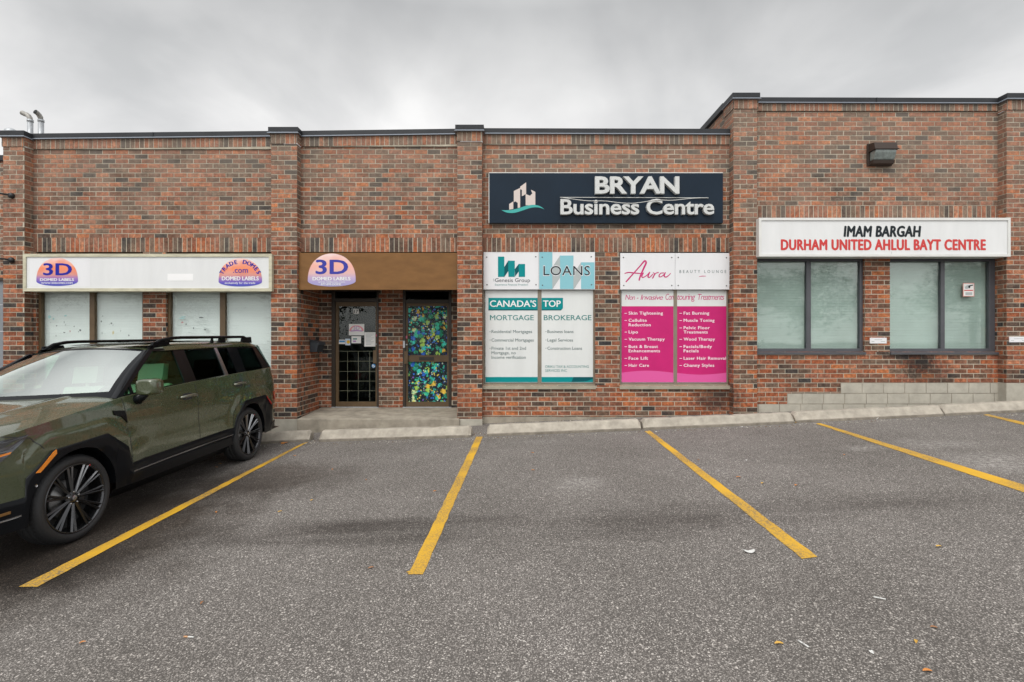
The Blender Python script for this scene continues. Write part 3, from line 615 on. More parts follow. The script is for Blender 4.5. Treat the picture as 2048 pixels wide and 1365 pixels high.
# --- windows
def window(parent, X, Z, mull, fm, gm, bm, fw=.05, sill_m=None, sill_h=.07, y=FW + .06, lab=None, fl=None, fr=None):
    x0, x1 = X; z0, z1 = Z; mb = MB(); d = .06
    fl = fw if fl is None else fl; fr = fw if fr is None else fr
    mb.box(x0, x0 + fl, y - .012, y + d, z0, z1, fm); mb.box(x1 - fr, x1, y - .012, y + d, z0, z1, fm)
    mb.box(x0 + fl, x1 - fr, y - .010, y + d, z1 - fw, z1, fm); mb.box(x0 + fl, x1 - fr, y - .010, y + d, z0, z0 + fw, fm)
    for a, b in mull: mb.box(a, b, y - .008, y + d, z0 + fw, z1 - fw, fm)
    w = mb.build('window', parent, bevel=.003)
    if lab: w['label'] = lab
    edges = [x0 + fl] + [v for ab in mull for v in ab] + [x1 - fr]
    for a, b in zip(edges[::2], edges[1::2]):
        g = MB(); g.box(a, b, y + .02, y + .026, z0 + fw, z1 - fw, gm); o = g.build('pane', parent); o.matrix_parent_inverse = Matrix(); o.parent = w
        g = MB(); n = int((z1 - z0) / .05); rows = []
        for k in range(n + 1):
            z = z0 + (z1 - z0) * k / n; rows.append([(a - .04, y + .075, z), (b + .04, y + .075, z)]); rows.append([(a - .04, y + .072, z + .004), (b + .04, y + .072, z + .004)])
        g.grid(rows, bm, smooth=False); o = g.build('blind', parent); o.matrix_parent_inverse = Matrix(); o.parent = w
    if sill_m:
        g = MB(); g.prism([(x0 - .005, FW - .035, z0 - sill_h), (x0 - .005, FW - .035, z0 - .012), (x0 - .005, y - .012, z0 + .006), (x0 - .005, y + .05, z0 + .006), (x0 - .005, y + .05, z0 - sill_h)], (x1 - x0 + .01, 0, 0), sill_m)
        o = g.build('sill', parent, recalc=True); o.matrix_parent_inverse = Matrix(); o.parent = w
    return w
YG = FW + .06
window(low, W1, WZ, [(fx(179.5, YG), fx(189.5, YG))], BRONZE, GLASS, BLIND, sill_m=SILL)
window(low, W2, WZ, [(fx(440, YG), fx(450.5, YG))], BRONZE, GLASS, BLIND, sill_m=SILL)
window(low, (WA[0], WA[1]), WZ, [(fx(1075.5, YG), fx(1083, YG))], TAUPE, GLASS, BLIND, fw=.035, sill_m=SILL)
window(low, WB, WZ, [(fx(1347, YG), fx(1354, YG))], TAUPE, GLASS, BLIND, fw=.035, sill_m=SILL)
window(tall, WC, WRZ, [(fx(1612.5, YG), fx(1621.5, YG))], SLATE, GLASS_R, BLIND_R, fw=.06, sill_m=SLATE, sill_h=.05, fl=.03)
window(tall, WD, WRZ, [(fx(1881, YG), fx(1889, YG))], SLATE, GLASS_R, BLIND_R, fw=.06, sill_m=SLATE, sill_h=.05, fl=.02, fr=.11)

# --- doors
def door(X, ztop, parent, label, leaf_px, pane_rows, glass_m, frame_m, handle_px, hinge_left):
    """frame with a transom light, a stile-and-rail leaf, its panes and pull handle"""
    x0, x1 = X; y = FR + .03; mb = MB()
    zt = fz(585, FR) + .0
    lx0, lx1, lt, lb = fx(leaf_px[0], FR), fx(leaf_px[1], FR), fz(leaf_px[2], FR), ZF + .012
    mb.box(x0, lx0 - .004, y - .05, y + .09, ZF, ZDT, BRONZE_D); mb.box(lx1 + .004, x1, y - .05, y + .09, ZF, ZDT, BRONZE_D)
    mb.box(lx0 - .004, lx1 + .004, y - .045, y + .09, lt + .004, lt + .075, BRONZE_D); mb.box(lx0 - .004, lx1 + .004, y - .045, y + .09, fz(583, FR), ZDT, BRONZE_D)
    d = mb.build('door_frame', parent, bevel=.004)
    def sub(m, n):
        o = m.build(n, parent); o.matrix_parent_inverse = Matrix(); o.parent = d; return o
    g = MB(); g.box(lx0 - .004, lx1 + .004, y + .02, y + .026, lt + .075, fz(583, FR), glass_m); sub(g, 'transom')
    g = MB(); px0, px1 = fx(pane_rows[0], FR), fx(pane_rows[1], FR)
    g.box(lx0, px0, y - .02, y + .03, lb, lt, frame_m); g.box(px1, lx1, y - .02, y + .03, lb, lt, frame_m)
    zs = [lt] + [fz(p, FR) for p in pane_rows[2]] + [lb]
    for a, b in zip(zs[::2], zs[1::2]): g.box(px0, px1, y - .018, y + .03, b, a, frame_m)
    lf = sub(g, 'door'); lf['label'] = label
    for a, b in zip(zs[1:-1:2], zs[2:-1:2]):
        g = MB(); g.box(px0, px1, y + .002, y + .008, b, a, glass_m); sub(g, 'pane')
    h0, h1, hy0, hy1 = handle_px; g = MB()
    hx0, hx1, z1, z0 = fx(h0, FR), fx(h1, FR), fz(hy0, FR), fz(hy1, FR)
    g.box(hx0, hx1, y - .075, y - .05, z0, z1, frame_m); g.box(hx0 + .01, hx1 - .01, y - .05, y - .02, z1 - .04, z1 - .012, frame_m); g.box(hx0 + .01, hx1 - .01, y - .05, y - .02, z0 + .012, z0 + .04, frame_m)
    sub(g, 'handle')
    g = MB(); g.box(x0, x1, y - .06, y + .1, ZF - .05, ZF + .010, GALV); sub(g, 'threshold')
    return d
dA = door(DA, 0, low, 'bronze framed glass door numbered 17', (671, 753.5, 604.5), (677, 752 - 1, (613, 804)), GLASS_D, BRONZE, (747.5, 754.5, 701, 727), True)
g = MB(); y = FR + .045
for py in (703, 723, 743.5, 763, 782.5): g.box(fx(677.5, FR), fx(751, FR), y, y + .006, fz(py + .4, FR), fz(py - .4, FR), TAUPE)
for px in (693.5, 715, 738): g.box(fx(px - .4, FR), fx(px + .4, FR), y + .007, y + .012, fz(803, FR), fz(703, FR), TAUPE)
o = g.build('security_grille', low); o.matrix_parent_inverse = Matrix(); o.parent = dA
GLASS_F = glass('film covered glass', (.96, .98, .97), 1.18)
dB = door(DB, 0, low, 'bronze framed door behind a floral curtain', (812, 897, 607), (815.5, 894, (612.5, 711, 724, 804.5)), GLASS_F, BRONZE, (809.5, 816.5, 703, 728), False)
g = MB(); y = FR + .03; g.box(fx(838, FR), fx(868, FR), y - .03, y - .019, fz(721, FR), fz(714, FR), BRONZE_D); g.box(fx(841, FR), fx(865, FR), y - .034, y - .03, fz(719.5, FR), fz(717, FR), BLACKM)
o = g.build('letter_slot', low); o.matrix_parent_inverse = Matrix(); o.parent = dB
g = MB(); g.box(fx(806.5, FR), fx(810.5, FR), FR - .03, FR - .02, fz(696, FR), fz(682, FR), GALV); g.lathe([(0, -.02), (.018, -.02), (.018, 0)], GALV, 16, 'y', (fx(813.5, FR), FR + .0, fz(690, FR))); o = g.build('lock', low); o.matrix_parent_inverse = Matrix(); o.parent = dB
g = MB(); g.lathe([(0, -.02), (.02, -.02), (.02, 0)], GALV, 16, 'y', (fx(754.5 - 1, FR), FR + .01, fz(689, FR))); o = g.build('lock', low); o.matrix_parent_inverse = Matrix(); o.parent = dA
# floral curtain behind the right-hand door: gentle folds
mb = MB(); rows = []
for k in range(60):
    x = fx(814, FR) + (fx(896, FR) - fx(814, FR)) * k / 59; yy = FR + .052 + .007 * math.sin(k * .9) + .004 * math.sin(k * .37)
    rows.append([(x, yy, fz(808, FR)), (x, yy, fz(700, FR)), (x, yy, fz(611, FR))])
mb.grid(rows, FLORAL)
tag(mb.build('curtain'), 'dark floral curtain with green and yellow flowers filling the right entrance door', 'curtain')

# entrance step
mb = MB(); yfr = 9.13; zf = fz(838.5, yfr)
mb.prism([(fx(594, yfr), yfr, -.3), (fx(594, yfr), yfr, zf), (fx(594, yfr), FR + .1, ZF), (fx(594, yfr), FR + .1, -.3)], (fx(918.5, yfr) - fx(594, yfr), 0, 0), CONC_D)
o = mb.build('entrance_step', recalc=True, bevel=.012)
tag(o, 'broad worn concrete step across the recessed entrance', 'step')

# ---------------------------------------------------------------- signs
def lightbox(name, label, x0, x1, y0, y1, Y, depth, fm, face_m, lip=6, rootloc=None):
    root = empty(name, (fx((x0 + x1) / 2, Y), Y, fz(y1, Y)), label, 'sign')
    mb = MB(); X0, X1, Z0, Z1 = fx(x0, Y), fx(x1, Y), fz(y1, Y), fz(y0, Y); l = lip * Y / F
    mb.box(X0, X1, Y, Y + .03, Z1 - l, Z1, fm); mb.box(X0, X1, Y, Y + .03, Z0, Z0 + l, fm); mb.box(X0, X0 + l, Y, Y + .03, Z0 + l, Z1 - l, fm); mb.box(X1 - l, X1, Y, Y + .03, Z0 + l, Z1 - l, fm)
    mb.box(X0 + .004, X1 - .004, Y + .03, Y + depth, Z0 + .004, Z1 - .004, fm)
    mb.build('frame', root)
    mb = MB(); mb.box(X0 + l, X1 - l, Y + .018, Y + .029, Z0 + l, Z1 - l, face_m); mb.build('face', root)
    return root
def dome_pts(x0, x1, y0, y1, belly=.17):
    """print outline: high dome above a shallow bowl"""
    cx, a = (x0 + x1) / 2, (x1 - x0) / 2; ym = y1 - (y1 - y0) * belly; pts = []
    for k in range(25):
        t = math.pi * k / 24; pts.append((cx - a * math.cos(t), ym - (ym - y0) * math.sin(t) ** .85))
    for k in range(1, 16):
        t = math.pi * k / 16; pts.append((cx + a * math.cos(t), ym + (y1 - ym) * math.sin(t)))
    return pts
# white light box over the left windows
YS = 9.11; r = lightbox('shop_sign', 'long white light box with orange and violet dome prints at both ends', 45.5, 543.5, 508, 583, YS, .24, CREAM, WHITE)
yf = YS + .0165
mb = MB(); sheet(mb, 60, 180, 517, 573.5, yf, .0015, WHITE2); mb.build('patch', r)
mb = MB(); sheet(mb, 335, 386, 548, 561.5, yf, .0015, mat('clean white patch', (.82, .82, .82), .4)); mb.build('patch', r)
yf -= .002; mb = MB(); shape(mb, dome_pts(72.5, 156, 516, 572.5), yf, .001, DOME); mb.build('dome_print', r)
mb = MB(); shape(mb, dome_pts(437, 524, 517, 573.5), yf, .001, DOME); mb.build('dome_print', r)
yf -= .002; mb = MB()
write(mb, '3D', 86, 144, 527.5, 550.5, yf, BLUEP, .035); 
write(mb, '.com', 466, 496, 535, 546, yf, BLUEP, .01)
cx, cz, ra = 480.5, 560.5, 41.0
for k, ch in enumerate('TRADE DOMES'):                               # lettering round the rim of the dome
    if ch == ' ': continue
    ang = R(-66 + 132 * k / 10); vs, fs = glyphs(ch, .0); w = max(v[0] for v in vs) + min(v[0] for v in vs)
    out = []
    for v in vs:
        a = (v[0] - w / 2) * 11.5; b = v[1] * 11.5
        ex = cx + (ra - 4.5) * math.sin(ang); ey = cz - (ra - 7.5) * math.cos(ang) * .98
        ang2 = ang * .92
        out.append((fx(ex + a * math.cos(ang2) + b * math.sin(ang2), yf), yf, fz(ey + a * math.sin(ang2) - b * math.cos(ang2), yf)))
    for k in range(3): mb.add([(p[0] + (k - 1) * .005, p[1] - k * .0001, p[2]) for p in out], fs, BLUEP)
mb.build('lettering', r)
mb = MB(); write(mb, 'DOMED LABELS', 80, 148, 557.2, 562.3, yf, LETTERW, .045); write(mb, 'WWW.3DDOMES.COM', 82, 145, 565, 568.2, yf, LETTERW, .03)
write(mb, 'DOMED LABELS', 443.5, 517.5, 553.5, 561, yf, LETTERW, .045); write(mb, 'exclusively for the trade', 449.5, 510.5, 564.2, 568.2, yf, LETTERW, .012); mb.build('lettering', r)
# brown fascia over the entrance
YB = 9.26; r = empty('fascia_sign', (fx(758, YB), YB, fz(580, YB)), 'brown metal fascia with a faded 3D dome sticker over the entrance', 'sign')
mb = MB(); X0, X1 = REC0 + .006, REC1 - .004; mb.box(X0, X1, YB, YB + .03, fz(580, YB), fz(506, YB), BROWN); mb.box(X0, X1, YB + .03, FW + .03, fz(580, YB) + .012, fz(506, YB), BROWN)
mb.box(X0, X1, YB - .004, YB, fz(580, YB), fz(577.5, YB), BROWN); mb.build('panel', r)
mb = MB(); yf = YB - .003; shape(mb, dome_pts(615.5, 711.5, 507.5, 573.5), yf, .002, DOME_F); mb.build('dome_print', r)
yf -= .002; mb = MB(); write(mb, '3D', 631, 696.5, 520.5, 548, yf, VIOLETP, .035); mb.build('lettering', r)
mb = MB(); write(mb, 'DOMED LABELS', 625, 701, 554.5, 561, yf, LETTERW, .045); write(mb, 'www.3ddomes.com', 636, 690, 562.6, 565.8, yf, LETTERW, .01); write(mb, '877-899-DOME', 642, 682, 567, 571, yf, LETTERW, .02); mb.build('lettering', r)
# navy sign with raised letters
YN = FW - .085; r = empty('shop_sign', (fx(1212, YN), YN, fz(446, YN)), 'dark navy sign with raised white Bryan Business Centre letters', 'sign')
mb = MB(); sheet(mb, 978.5, 1446, 346.5, 446.5, YN, .075, NAVY); mb.build('face', r, bevel=.003)
mb = MB(); sheet(mb, 977.3, 978.6, 345.6, 446.5, YN + .004, .07, ALU); sheet(mb, 977.3, 1446, 345.2, 346.6, YN + .004, .07, ALU); mb.build('edge_trim', r)
YL = YN - .035
mb = MB(); write(mb, 'BRYAN', 1189.5, 1357.5, 356, 387.5, YL, LETTERG, .028, .95, extrude=.038, bevel=.003); mb.build('raised_lettering', r)
mb = MB(); write(mb, 'Business Centre', 1120.5, 1427, 400.5, 429.5, YL, LETTERG, .018, .97, extrude=.038, bevel=.003); mb.build('raised_lettering', r)
mb = MB(); yy = YN - .018; mb.tube([(fx(1120, yy), yy, fz(395.2, yy)), (fx(1417, yy), yy, fz(396.2, yy))], .006, ALU, 8); mb.build('rail', r)
mb = MB(); yy = YL - .05; pts = spline([(1121, 394.6), (1145, 398.5), (1175, 402), (1210, 402.5), (1240, 406), (1265, 407), (1290, 404), (1312, 400.5), (1345, 401), (1375, 398), (1395, 396.5), (1417, 396)], 5)
mb.tube([(fx(a, yy), yy + (.03 if i in (0, len(pts) - 1) else 0), fz(b, yy)) for i, (a, b) in enumerate(pts)], .0055, ALU, 6); mb.build('cable', r)
LOGO = mat('putty print', (.60, .52, .48), .45); yf = YN - .002; mb = MB()
def q(*p): shape(mb, [(970 + a / 4.096, 330 + b / 4.096) for a, b in p], yf, .0015, LOGO)
q((288, 180), (337, 144), (337, 238), (318, 250), (302, 258), (302, 205), (288, 200)); q((236, 215), (288, 190), (288, 350), (268, 354), (268, 312), (250, 300), (236, 306))
q((198, 322), (232, 300), (232, 362), (198, 368)); q((333, 240), (372, 255), (372, 332), (333, 332)); q((372, 250), (388, 235), (376, 205), (412, 222), (412, 328), (372, 332)); mb.build('logo', r)
mb = MB(); up = spline([(135, 372), (200, 372), (270, 358), (340, 336), (400, 328), (450, 340), (488, 366)], 4); dn = spline([(488, 366), (440, 350), (380, 352), (310, 374), (240, 394), (180, 392), (135, 372)], 4)
U = [(970 + a / 4.096, 330 + b / 4.096) for a, b in up]; D = [(970 + a / 4.096, 330 + b / 4.096) for a, b in dn][::-1]
mb.grid([[(fx(a, yf), yf - .0016, fz(b, yf)), (fx(c, yf), yf - .0016, fz(d, yf))] for (a, b), (c, d) in zip(U, D)], mat('aqua print', (.03, .36, .33), .4), smooth=False); mb.build('logo', r)
# right-hand light box
YI = 9.08; r = lightbox('shop_sign', 'white light box with black and red Imam Bargah lettering', 1518, 2021.5, 436, 513.5, YI, .27, ALU, WHITE, lip=5)
yf = YI + .0155; mb = MB(); write(mb, 'IMAM BARGAH', 1687, 1842.5, 453, 473.5, yf, INK, .072, 1.06, .12); mb.build('lettering', r)
mb = MB(); write(mb, 'DURHAM UNITED AHLUL BAYT CENTRE', 1561.5, 1972, 480, 500, yf, REDP, .072, 1.08); mb.build('lettering', r)
mb = MB(); mb.box(fx(1783, yf), fx(1783.6, yf), yf, yf + .001, fz(512, yf), fz(504, yf), GREYP); mb.build('seam', r)

# upper sign panels on the third bay
YT = FW - .005
def panel(label, x0, x1, y0, y1, m, screws):
    root = empty('sign_panel', (fx((x0 + x1) / 2, YT), YT, fz(y1, YT)), label, 'sign', 'square sign panels over the window heads')
    mb = MB(); sheet(mb, x0, x1, y0, y1, YT, .012, m); mb.build('board', root, bevel=.002)
    for (a, b) in screws:
        s = MB(); s.lathe([(0, -.006), (.010, -.006), (.013, -.002), (.013, 0)], SCREW, 12, 'y', (fx(a, YT), YT, fz(b, YT))); s.build('screw', root)
    return root
yf = YT - .0022
r = panel('white sign panel with a teal bar emblem and Genesis Group lettering', 967, 1077.5, 504.5, 579.5, WHITE2, [(973.5, 514.8), (1071.5, 514), (974, 570), (1072, 570)])
def zz(pts, m, y, ox=960, oy=490, k=7.184):
    shape(mb, [(ox + a / k, oy + b / k) for a, b in pts], y, .001, m)
mb = MB(); zz([(258, 170), (350, 170), (350, 320), (350, 462), (258, 462)], TEAL, yf); zz([(405, 228), (500, 228), (500, 462), (410, 462), (405, 380)], TEAL, yf); zz([(556, 276), (648, 276), (648, 462), (556, 462)], TEAL, yf)
zz([(350, 320), (405, 228), (405, 380), (350, 462)], TEAL_D, yf - .0012); zz([(500, 350), (556, 276), (556, 385), (505, 455)], TEAL_D, yf - .0012); mb.build('emblem', r)
mb = MB(); write(mb, 'Genesis Group', 990, 1060, 557, 564.5, yf, INK, .0); write(mb, 'The', 986.2, 988.8, 558, 563, yf, INKG, 0, shear=.2); write(mb, 'Experience Financial Freedom', 990, 1056, 568, 571.5, yf, TEALT, 0); mb.build('lettering', r)
r = panel('pale teal sign panel with large black LOANS lettering', 1078, 1190, 504.5, 579.5, WHITE2, [(1084.5, 515), (1182.5, 514), (1085, 571), (1183, 570)])
mb = MB(); zz([(852, 105), (1040, 105), (1040, 300), (1040, 636), (852, 636)], TEAL_L, yf); zz([(1150, 155), (1342, 155), (1342, 636), (1150, 636)], TEAL_L, yf); zz([(1452, 252), (1645, 252), (1645, 636), (1452, 636)], TEAL_L, yf)
zz([(1040, 320), (1150, 155), (1150, 470), (1040, 636)], GREYP, yf - .0012); zz([(1342, 420), (1452, 252), (1452, 480), (1350, 636), (1342, 636)], GREYP, yf - .0012); mb.build('emblem', r)
mb = MB(); write(mb, 'LOANS', 1086.2, 1181, 531.6, 552, yf - .0018, WHITE2, .028, 1.05); write(mb, 'LOANS', 1087, 1180, 532.5, 551, yf - .0026, INK, .0, 1.05); mb.build('lettering', r)
r = panel('white sign panel with magenta Aura handwriting', 1240.5, 1350, 506.5, 579.5, WHITE2, [(1247, 515.5), (1343.5, 515.5), (1247.5, 571.5), (1343.5, 571.5)])
mb = MB()
def az(p): return [(1210 + a / 7.185, 490 + b / 7.185) for a, b in p]
for pts, w in (([(300, 535), (340, 490), (420, 400), (500, 310), (555, 245), (580, 225)], [2.2, 2.8, 2.3, 2.4, 3.0, 2.4]), ([(580, 225), (590, 262), (560, 330), (520, 420), (498, 480), (490, 515)], [2.6, 3.6, 3.4, 3, 3, 2.6]),
               ([(280, 412), (340, 398), (420, 405), (500, 412), (555, 410)], [1.6, 2.2, 2.2, 2.0, 1.4]), ([(555, 400), (530, 450), (545, 470), (600, 440), (645, 390)], [1.8, 2.4, 2, 1.8, 1.8]),
               ([(645, 390), (618, 455), (640, 468), (690, 420)], [2, 2.6, 2, 1.6]), ([(690, 400), (712, 420), (695, 460), (680, 485)], [1.6, 2.2, 2.4, 2]), ([(695, 460), (730, 410), (772, 398)], [1.6, 1.8, 2]),
               ([(850, 405), (800, 410), (775, 450), (800, 462), (845, 430), (870, 395)], [1.8, 1.8, 2.2, 1.8, 1.8, 2]), ([(870, 395), (850, 445), (875, 465), (915, 440), (945, 408)], [2, 2.6, 2.2, 1.8, 1.2])):
    P = spline(az(pts), 5); W = []
    for i in range(len(P)):
        t = i / (len(P) - 1) * (len(w) - 1); k = min(int(t), len(w) - 2); W.append(w[k] + (w[k + 1] - w[k]) * (t - k))
    stroke(mb, P, W, yf - .0001 * random.random(), PINK)
mb.build('lettering', r)
r = panel('white sign panel with small grey Beauty Lounge lettering and a pink dash', 1350.5, 1459.5, 506.5, 579.5, WHITE2, [(1356.5, 515.3), (1453, 516), (1356.5, 571.5), (1453, 572)])
mb = MB(); write(mb, 'BEAUTY LOUNGE', 1359, 1452.5, 540.6, 546.4, yf, INKG, .0, 1.75); mb.build('lettering', r)
mb = MB(); stroke(mb, [(1398, 553.6), (1405, 552.6), (1412, 552.8)], [.8, 1.5, .9], yf, PINK); mb.build('dash', r)

# printed vinyl sheets on the third-bay windows
YV = FW + .058
def vinyl(label, x0, x1, y0, y1, m=WHITE3):
    root = empty('window_graphic', (fx((x0 + x1) / 2, YV), YV, fz(y1, YV)), label, 'poster', 'printed vinyl sheets on the windows')
    mb = MB(); sheet(mb, x0, x1, y0, y1, YV, .004, m); mb.build('sheet', root); return root
yf = YV - .002; yt = YV - .004
BOT = 765.5
r = vinyl("white window sheet headed Canada's Mortgage with a list of mortgages", 971, 1075.3, 581, BOT)
mb = MB(); sheet(mb, 976.8, 1075.2, 596.2, 621, yf, .001, TEAL); mb.build('band', r); mb = MB(); sheet(mb, 971.2, 1075.2, 754.5, 764.8, yf, .001, TEAL); mb.build('band', r)
mb = MB(); sheet(mb, 976.8, 1075.2, 619.2, 621.3, yf - .0012, .001, TEAL_D); mb.build('band', r)
mb = MB(); write(mb, "CANADA'S", 979.5, 1072.5, 601.6, 614, yt, LETTERW, .025); mb.build('lettering', r)
mb = MB(); write(mb, 'MORTGAGE', 980, 1067.5, 630.8, 640.8, yf, TEALT, .012); mb.build('lettering', r)
mb = MB()
for s_, x1, y in (('Residential Mortgages', 1064, 666.5), ('Commercial Mortgages', 1067.5, 683.5), ('Private 1st and 2nd', 1052, 700), ('Mortgage, no', 1031.5, 709), ('Income verification', 1051.5, 718)):
    write(mb, s_, 983, x1, y - 6, y, yf, INKG, .006)
for y in (663.5, 680.5, 697): sheet(mb, 979.4, 980.8, y - .7, y + .7, yf, .0005, INKG)
mb.build('lettering', r)
r = vinyl('white window sheet headed Top Brokerage with loans and tax services', 1083, 1187.5, 581, BOT)
mb = MB(); shape(mb, [(1083.2, 596.2), (1126, 596.2), (1126, 617), (1122, 621), (1083.2, 621)], yf, .001, TEAL); mb.build('band', r); mb = MB(); sheet(mb, 1083.2, 1187, 754.5, 764.8, yf, .001, TEAL); mb.build('band', r)
mb = MB(); shape(mb, [(1083.2, 619.4), (1123.6, 619.4), (1122, 621.2), (1083.2, 621.2)], yf - .0012, .001, TEAL_D); shape(mb, [(1147, 754.5), (1187.2, 754.5), (1187.2, 758), (1172, 763), (1143, 764.6)], yf - .0012, .001, TEAL_D)
mb.build('band', r)
mb = MB(); write(mb, 'TOP', 1086, 1121.5, 601.6, 614, yt, LETTERW, .025); mb.build('lettering', r)
mb = MB(); write(mb, 'BROKERAGE', 1087.5, 1183, 630.8, 640.8, yf, TEALT, .012); mb.build('lettering', r)
mb = MB()
for s_, x1, y in (('Business loans', 1147, 666.5), ('Legal Services', 1146, 683.5), ('Construction Loans', 1164, 700)): write(mb, s_, 1094.8, x1, y - 6, y, yf, INKG, .006)
for y in (663.5, 680.5, 697): sheet(mb, 1091.2, 1092.6, y - .7, y + .7, yf, .0005, INKG)
write(mb, 'ORIKU TAX & ACCOUNTING', 1090.5, 1177.5, 731.2, 736.2, yf, TEALT, 0); write(mb, 'SERVICES INC', 1090.5, 1134, 739, 744, yf, TEALT, 0); mb.build('lettering', r)
def script(mb, words, Y, m):
    """pink handwriting: slanted, narrow, tall capitals and joined lower case"""
    for s_, x0, x1, yc, yb in words: write(mb, s_, x0, x1, yc, yb, Y, m, -.004, .84, .22)
def wave(mb, x0, x1, y0, amp, ph, m, Y):
    U = [(x0 + (x1 - x0) * k / 20, y0 + amp * math.sin(ph + 3.0 * k / 20)) for k in range(21)]
    mb.grid([[(fx(a, Y), Y, fz(b, Y)), (fx(a, Y), Y, fz(BOT - .6, Y))] for a, b in U], m, smooth=False)
r = vinyl('pink and white window sheet listing skin tightening to hair care', 1243, 1347, 581, BOT)
mb = MB(); sheet(mb, 1243.2, 1346.8, 613, 765, yf, .001, PINK); mb.build('band', r)
mb = MB(); wave(mb, 1243.2, 1346.8, 746.2, -4.4, .1, PINK_L, yf - .0012); mb.build('band', r)
mb = MB(); script(mb, [('Non', 1250.5, 1270, 590, 600), ('-', 1273.5, 1277, 590, 600), ('Invasive', 1281, 1326, 590, 600), ('Con', 1331, 1347, 588, 600)], yf, PINK); mb.build('lettering', r)
mb = MB()
LA = [('Skin Tightening', 1326, 629.6, 1), ('Cellulite', 1293.5, 644, 1), ('Reduction', 1301.5, 653, 0), ('Lipo', 1276, 667.2, 1), ('Vacuum Therapy', 1329.5, 681.6, 1), ('Butt & Breast', 1316, 696.4, 1), ('Enhancements', 1320, 705, 0), ('Face Lift', 1296, 719.8, 1), ('Hair Care', 1298, 734, 1)]
for s_, x1, y, d in LA:
    write(mb, s_, 1257.2, x1, y - 5.8, y, yt, PINKW, .028, 1.1)
    if d: sheet(mb, 1249, 1254, y - 3.0, y - 2.0, yt, .0005, PINKW)
mb.build('lettering', r)
r = vinyl('pink and white window sheet listing fat burning to laser hair removal', 1354, 1458, 581, BOT)
mb = MB(); sheet(mb, 1354.2, 1457.8, 613, 765, yf, .001, PINK); mb.build('band', r)
mb = MB(); wave(mb, 1354.2, 1457.8, 745.5, 4.2, .2, PINK_L, yf - .0012); mb.build('band', r)
mb = MB(); script(mb, [('touring', 1354.5, 1390.5, 588, 600), ('Treatments', 1395.5, 1448.5, 588.5, 600)], yf, PINK); mb.build('lettering', r)
mb = MB()
LB = [('Fat Burning', 1418.5, 629.6, 1), ('Muscle Toning', 1429, 644, 1), ('Pelvic Floor', 1419.5, 658.8, 1), ('Treatments', 1415.5, 667.4, 0), ('Wood Therapy', 1430, 681.6, 1), ('Facials/Body', 1424, 696.4, 1), ('Facials', 1397.5, 705, 0), ('Laser Hair Removal', 1452, 719.8, 1), ('Channy Styles', 1428.5, 734, 1)]
for s_, x1, y, d in LB:
    write(mb, s_, 1367.2, x1, y - 5.8, y, yt, PINKW, .028, 1.1)
    if d: sheet(mb, 1359, 1364, y - 3.0, y - 2.0, yt, .0005, PINKW)
mb.build('lettering', r)

# papers and stickers on the doors and right windows
YD = FR + .024
PAPER = mat('paper', (.74, .74, .72), .7); BLUEL = mat('blue sticker', (.05, .25, .55), .4); YELS = mat('yellow sticker', (.70, .42, .03), .4); PINKS = mat('pink sticker', (.72, .16, .28), .4); LILAC = mat('lilac print', (.45, .22, .5), .5); ROSE = mat('rose print', (.75, .30, .33), .5)
def sticker(name, label, cat, x0, x1, y0, y1, m, Y=YD, group='notices stuck on the doors'):
    root = empty(name, (fx((x0 + x1) / 2, Y), Y, fz(y1, Y)), label, cat, group); mb = MB(); sheet(mb, x0, x1, y0, y1, Y, .003, m); mb.build('sheet', root); return root
r = sticker('number_plate', 'small white plate reading 17 near the top of the left entrance door', 'door number', 707, 717.5, 618.5, 628, PAPER)
mb = MB(); write(mb, '17', 708.5, 716, 620, 626.6, YD - .002, INK, .03); mb.build('lettering', r)
r = sticker('notice', 'white notice with a rose arc print, highest paper on the left door', 'notice', 697.8, 728.5, 648.5, 671, PAPER)
mb = MB(); 
arc = [(713 - 12.5 * math.cos(math.pi * k / 16), 662.5 - 10.5 * math.sin(math.pi * k / 16)) for k in range(17)]
stroke(mb, arc, [1 + 3.2 * abs(k - 8) / 8 for k in range(17)], YD - .002, ROSE); mb.build('dome_print', r)
mb = MB(); stroke(mb, [(701, 662.6), (713, 661.6), (725, 662.6)], 2.0, YD - .003, LILAC); write(mb, '3D', 707, 719, 653, 660, YD - .003, LILAC, 0); mb.build('lettering', r)
r = sticker('notice', 'small white card with faint green print below the arc notice', 'notice', 703, 722, 673, 687, PAPER)
mb = MB(); sheet(mb, 706, 714, 677, 679.6, YD - .002, .001, TEALT); sheet(mb, 706, 712, 681.5, 684.5, YD - .002, .001, LILAC); mb.build('print', r)
r = sticker('notice', 'tall white typed page beside the lock of the left door', 'notice', 728.8, 751, 665, 693.5, PAPER)
mb = MB()
for k in range(9): sheet(mb, 732, 748 - 3 * (k % 3), 668 + 2.6 * k, 668.8 + 2.6 * k, YD - .002, .001, GREYP)
mb.build('print', r)
r = sticker('sticker', 'blue and white strip sticker at the left edge of the left door glass', 'sticker', 677.6, 690, 680, 688.5, PAPER)
mb = MB(); sheet(mb, 678.5, 689.5, 681.5, 685, YD - .002, .001, BLUEL); mb.build('print', r)
r = sticker('sticker', 'pale blue sticker with an orange figure beside the blue strip', 'sticker', 690.5, 700.5, 678, 691, mat('pale blue sticker', (.50, .60, .72), .5))
mb = MB(); shape(mb, [(693 + 3.6 + 3.4 * math.cos(k * .5), 684.5 + 3.6 * math.sin(k * .5)) for k in range(13)], YD - .002, .001, YELS); mb.build('print', r)
def round_sticker(name, label, px, py, rad, m, cat='sticker', Y=YD - .03):
    mb = MB(); mb.lathe([(0, -.002), (rad, -.002), (rad, 0)], m, 20, 'y', (fx(px, Y), Y, fz(py, Y))); return tag(mb.build(name), label, cat, 'notices stuck on the doors')
Ys = FR + .008
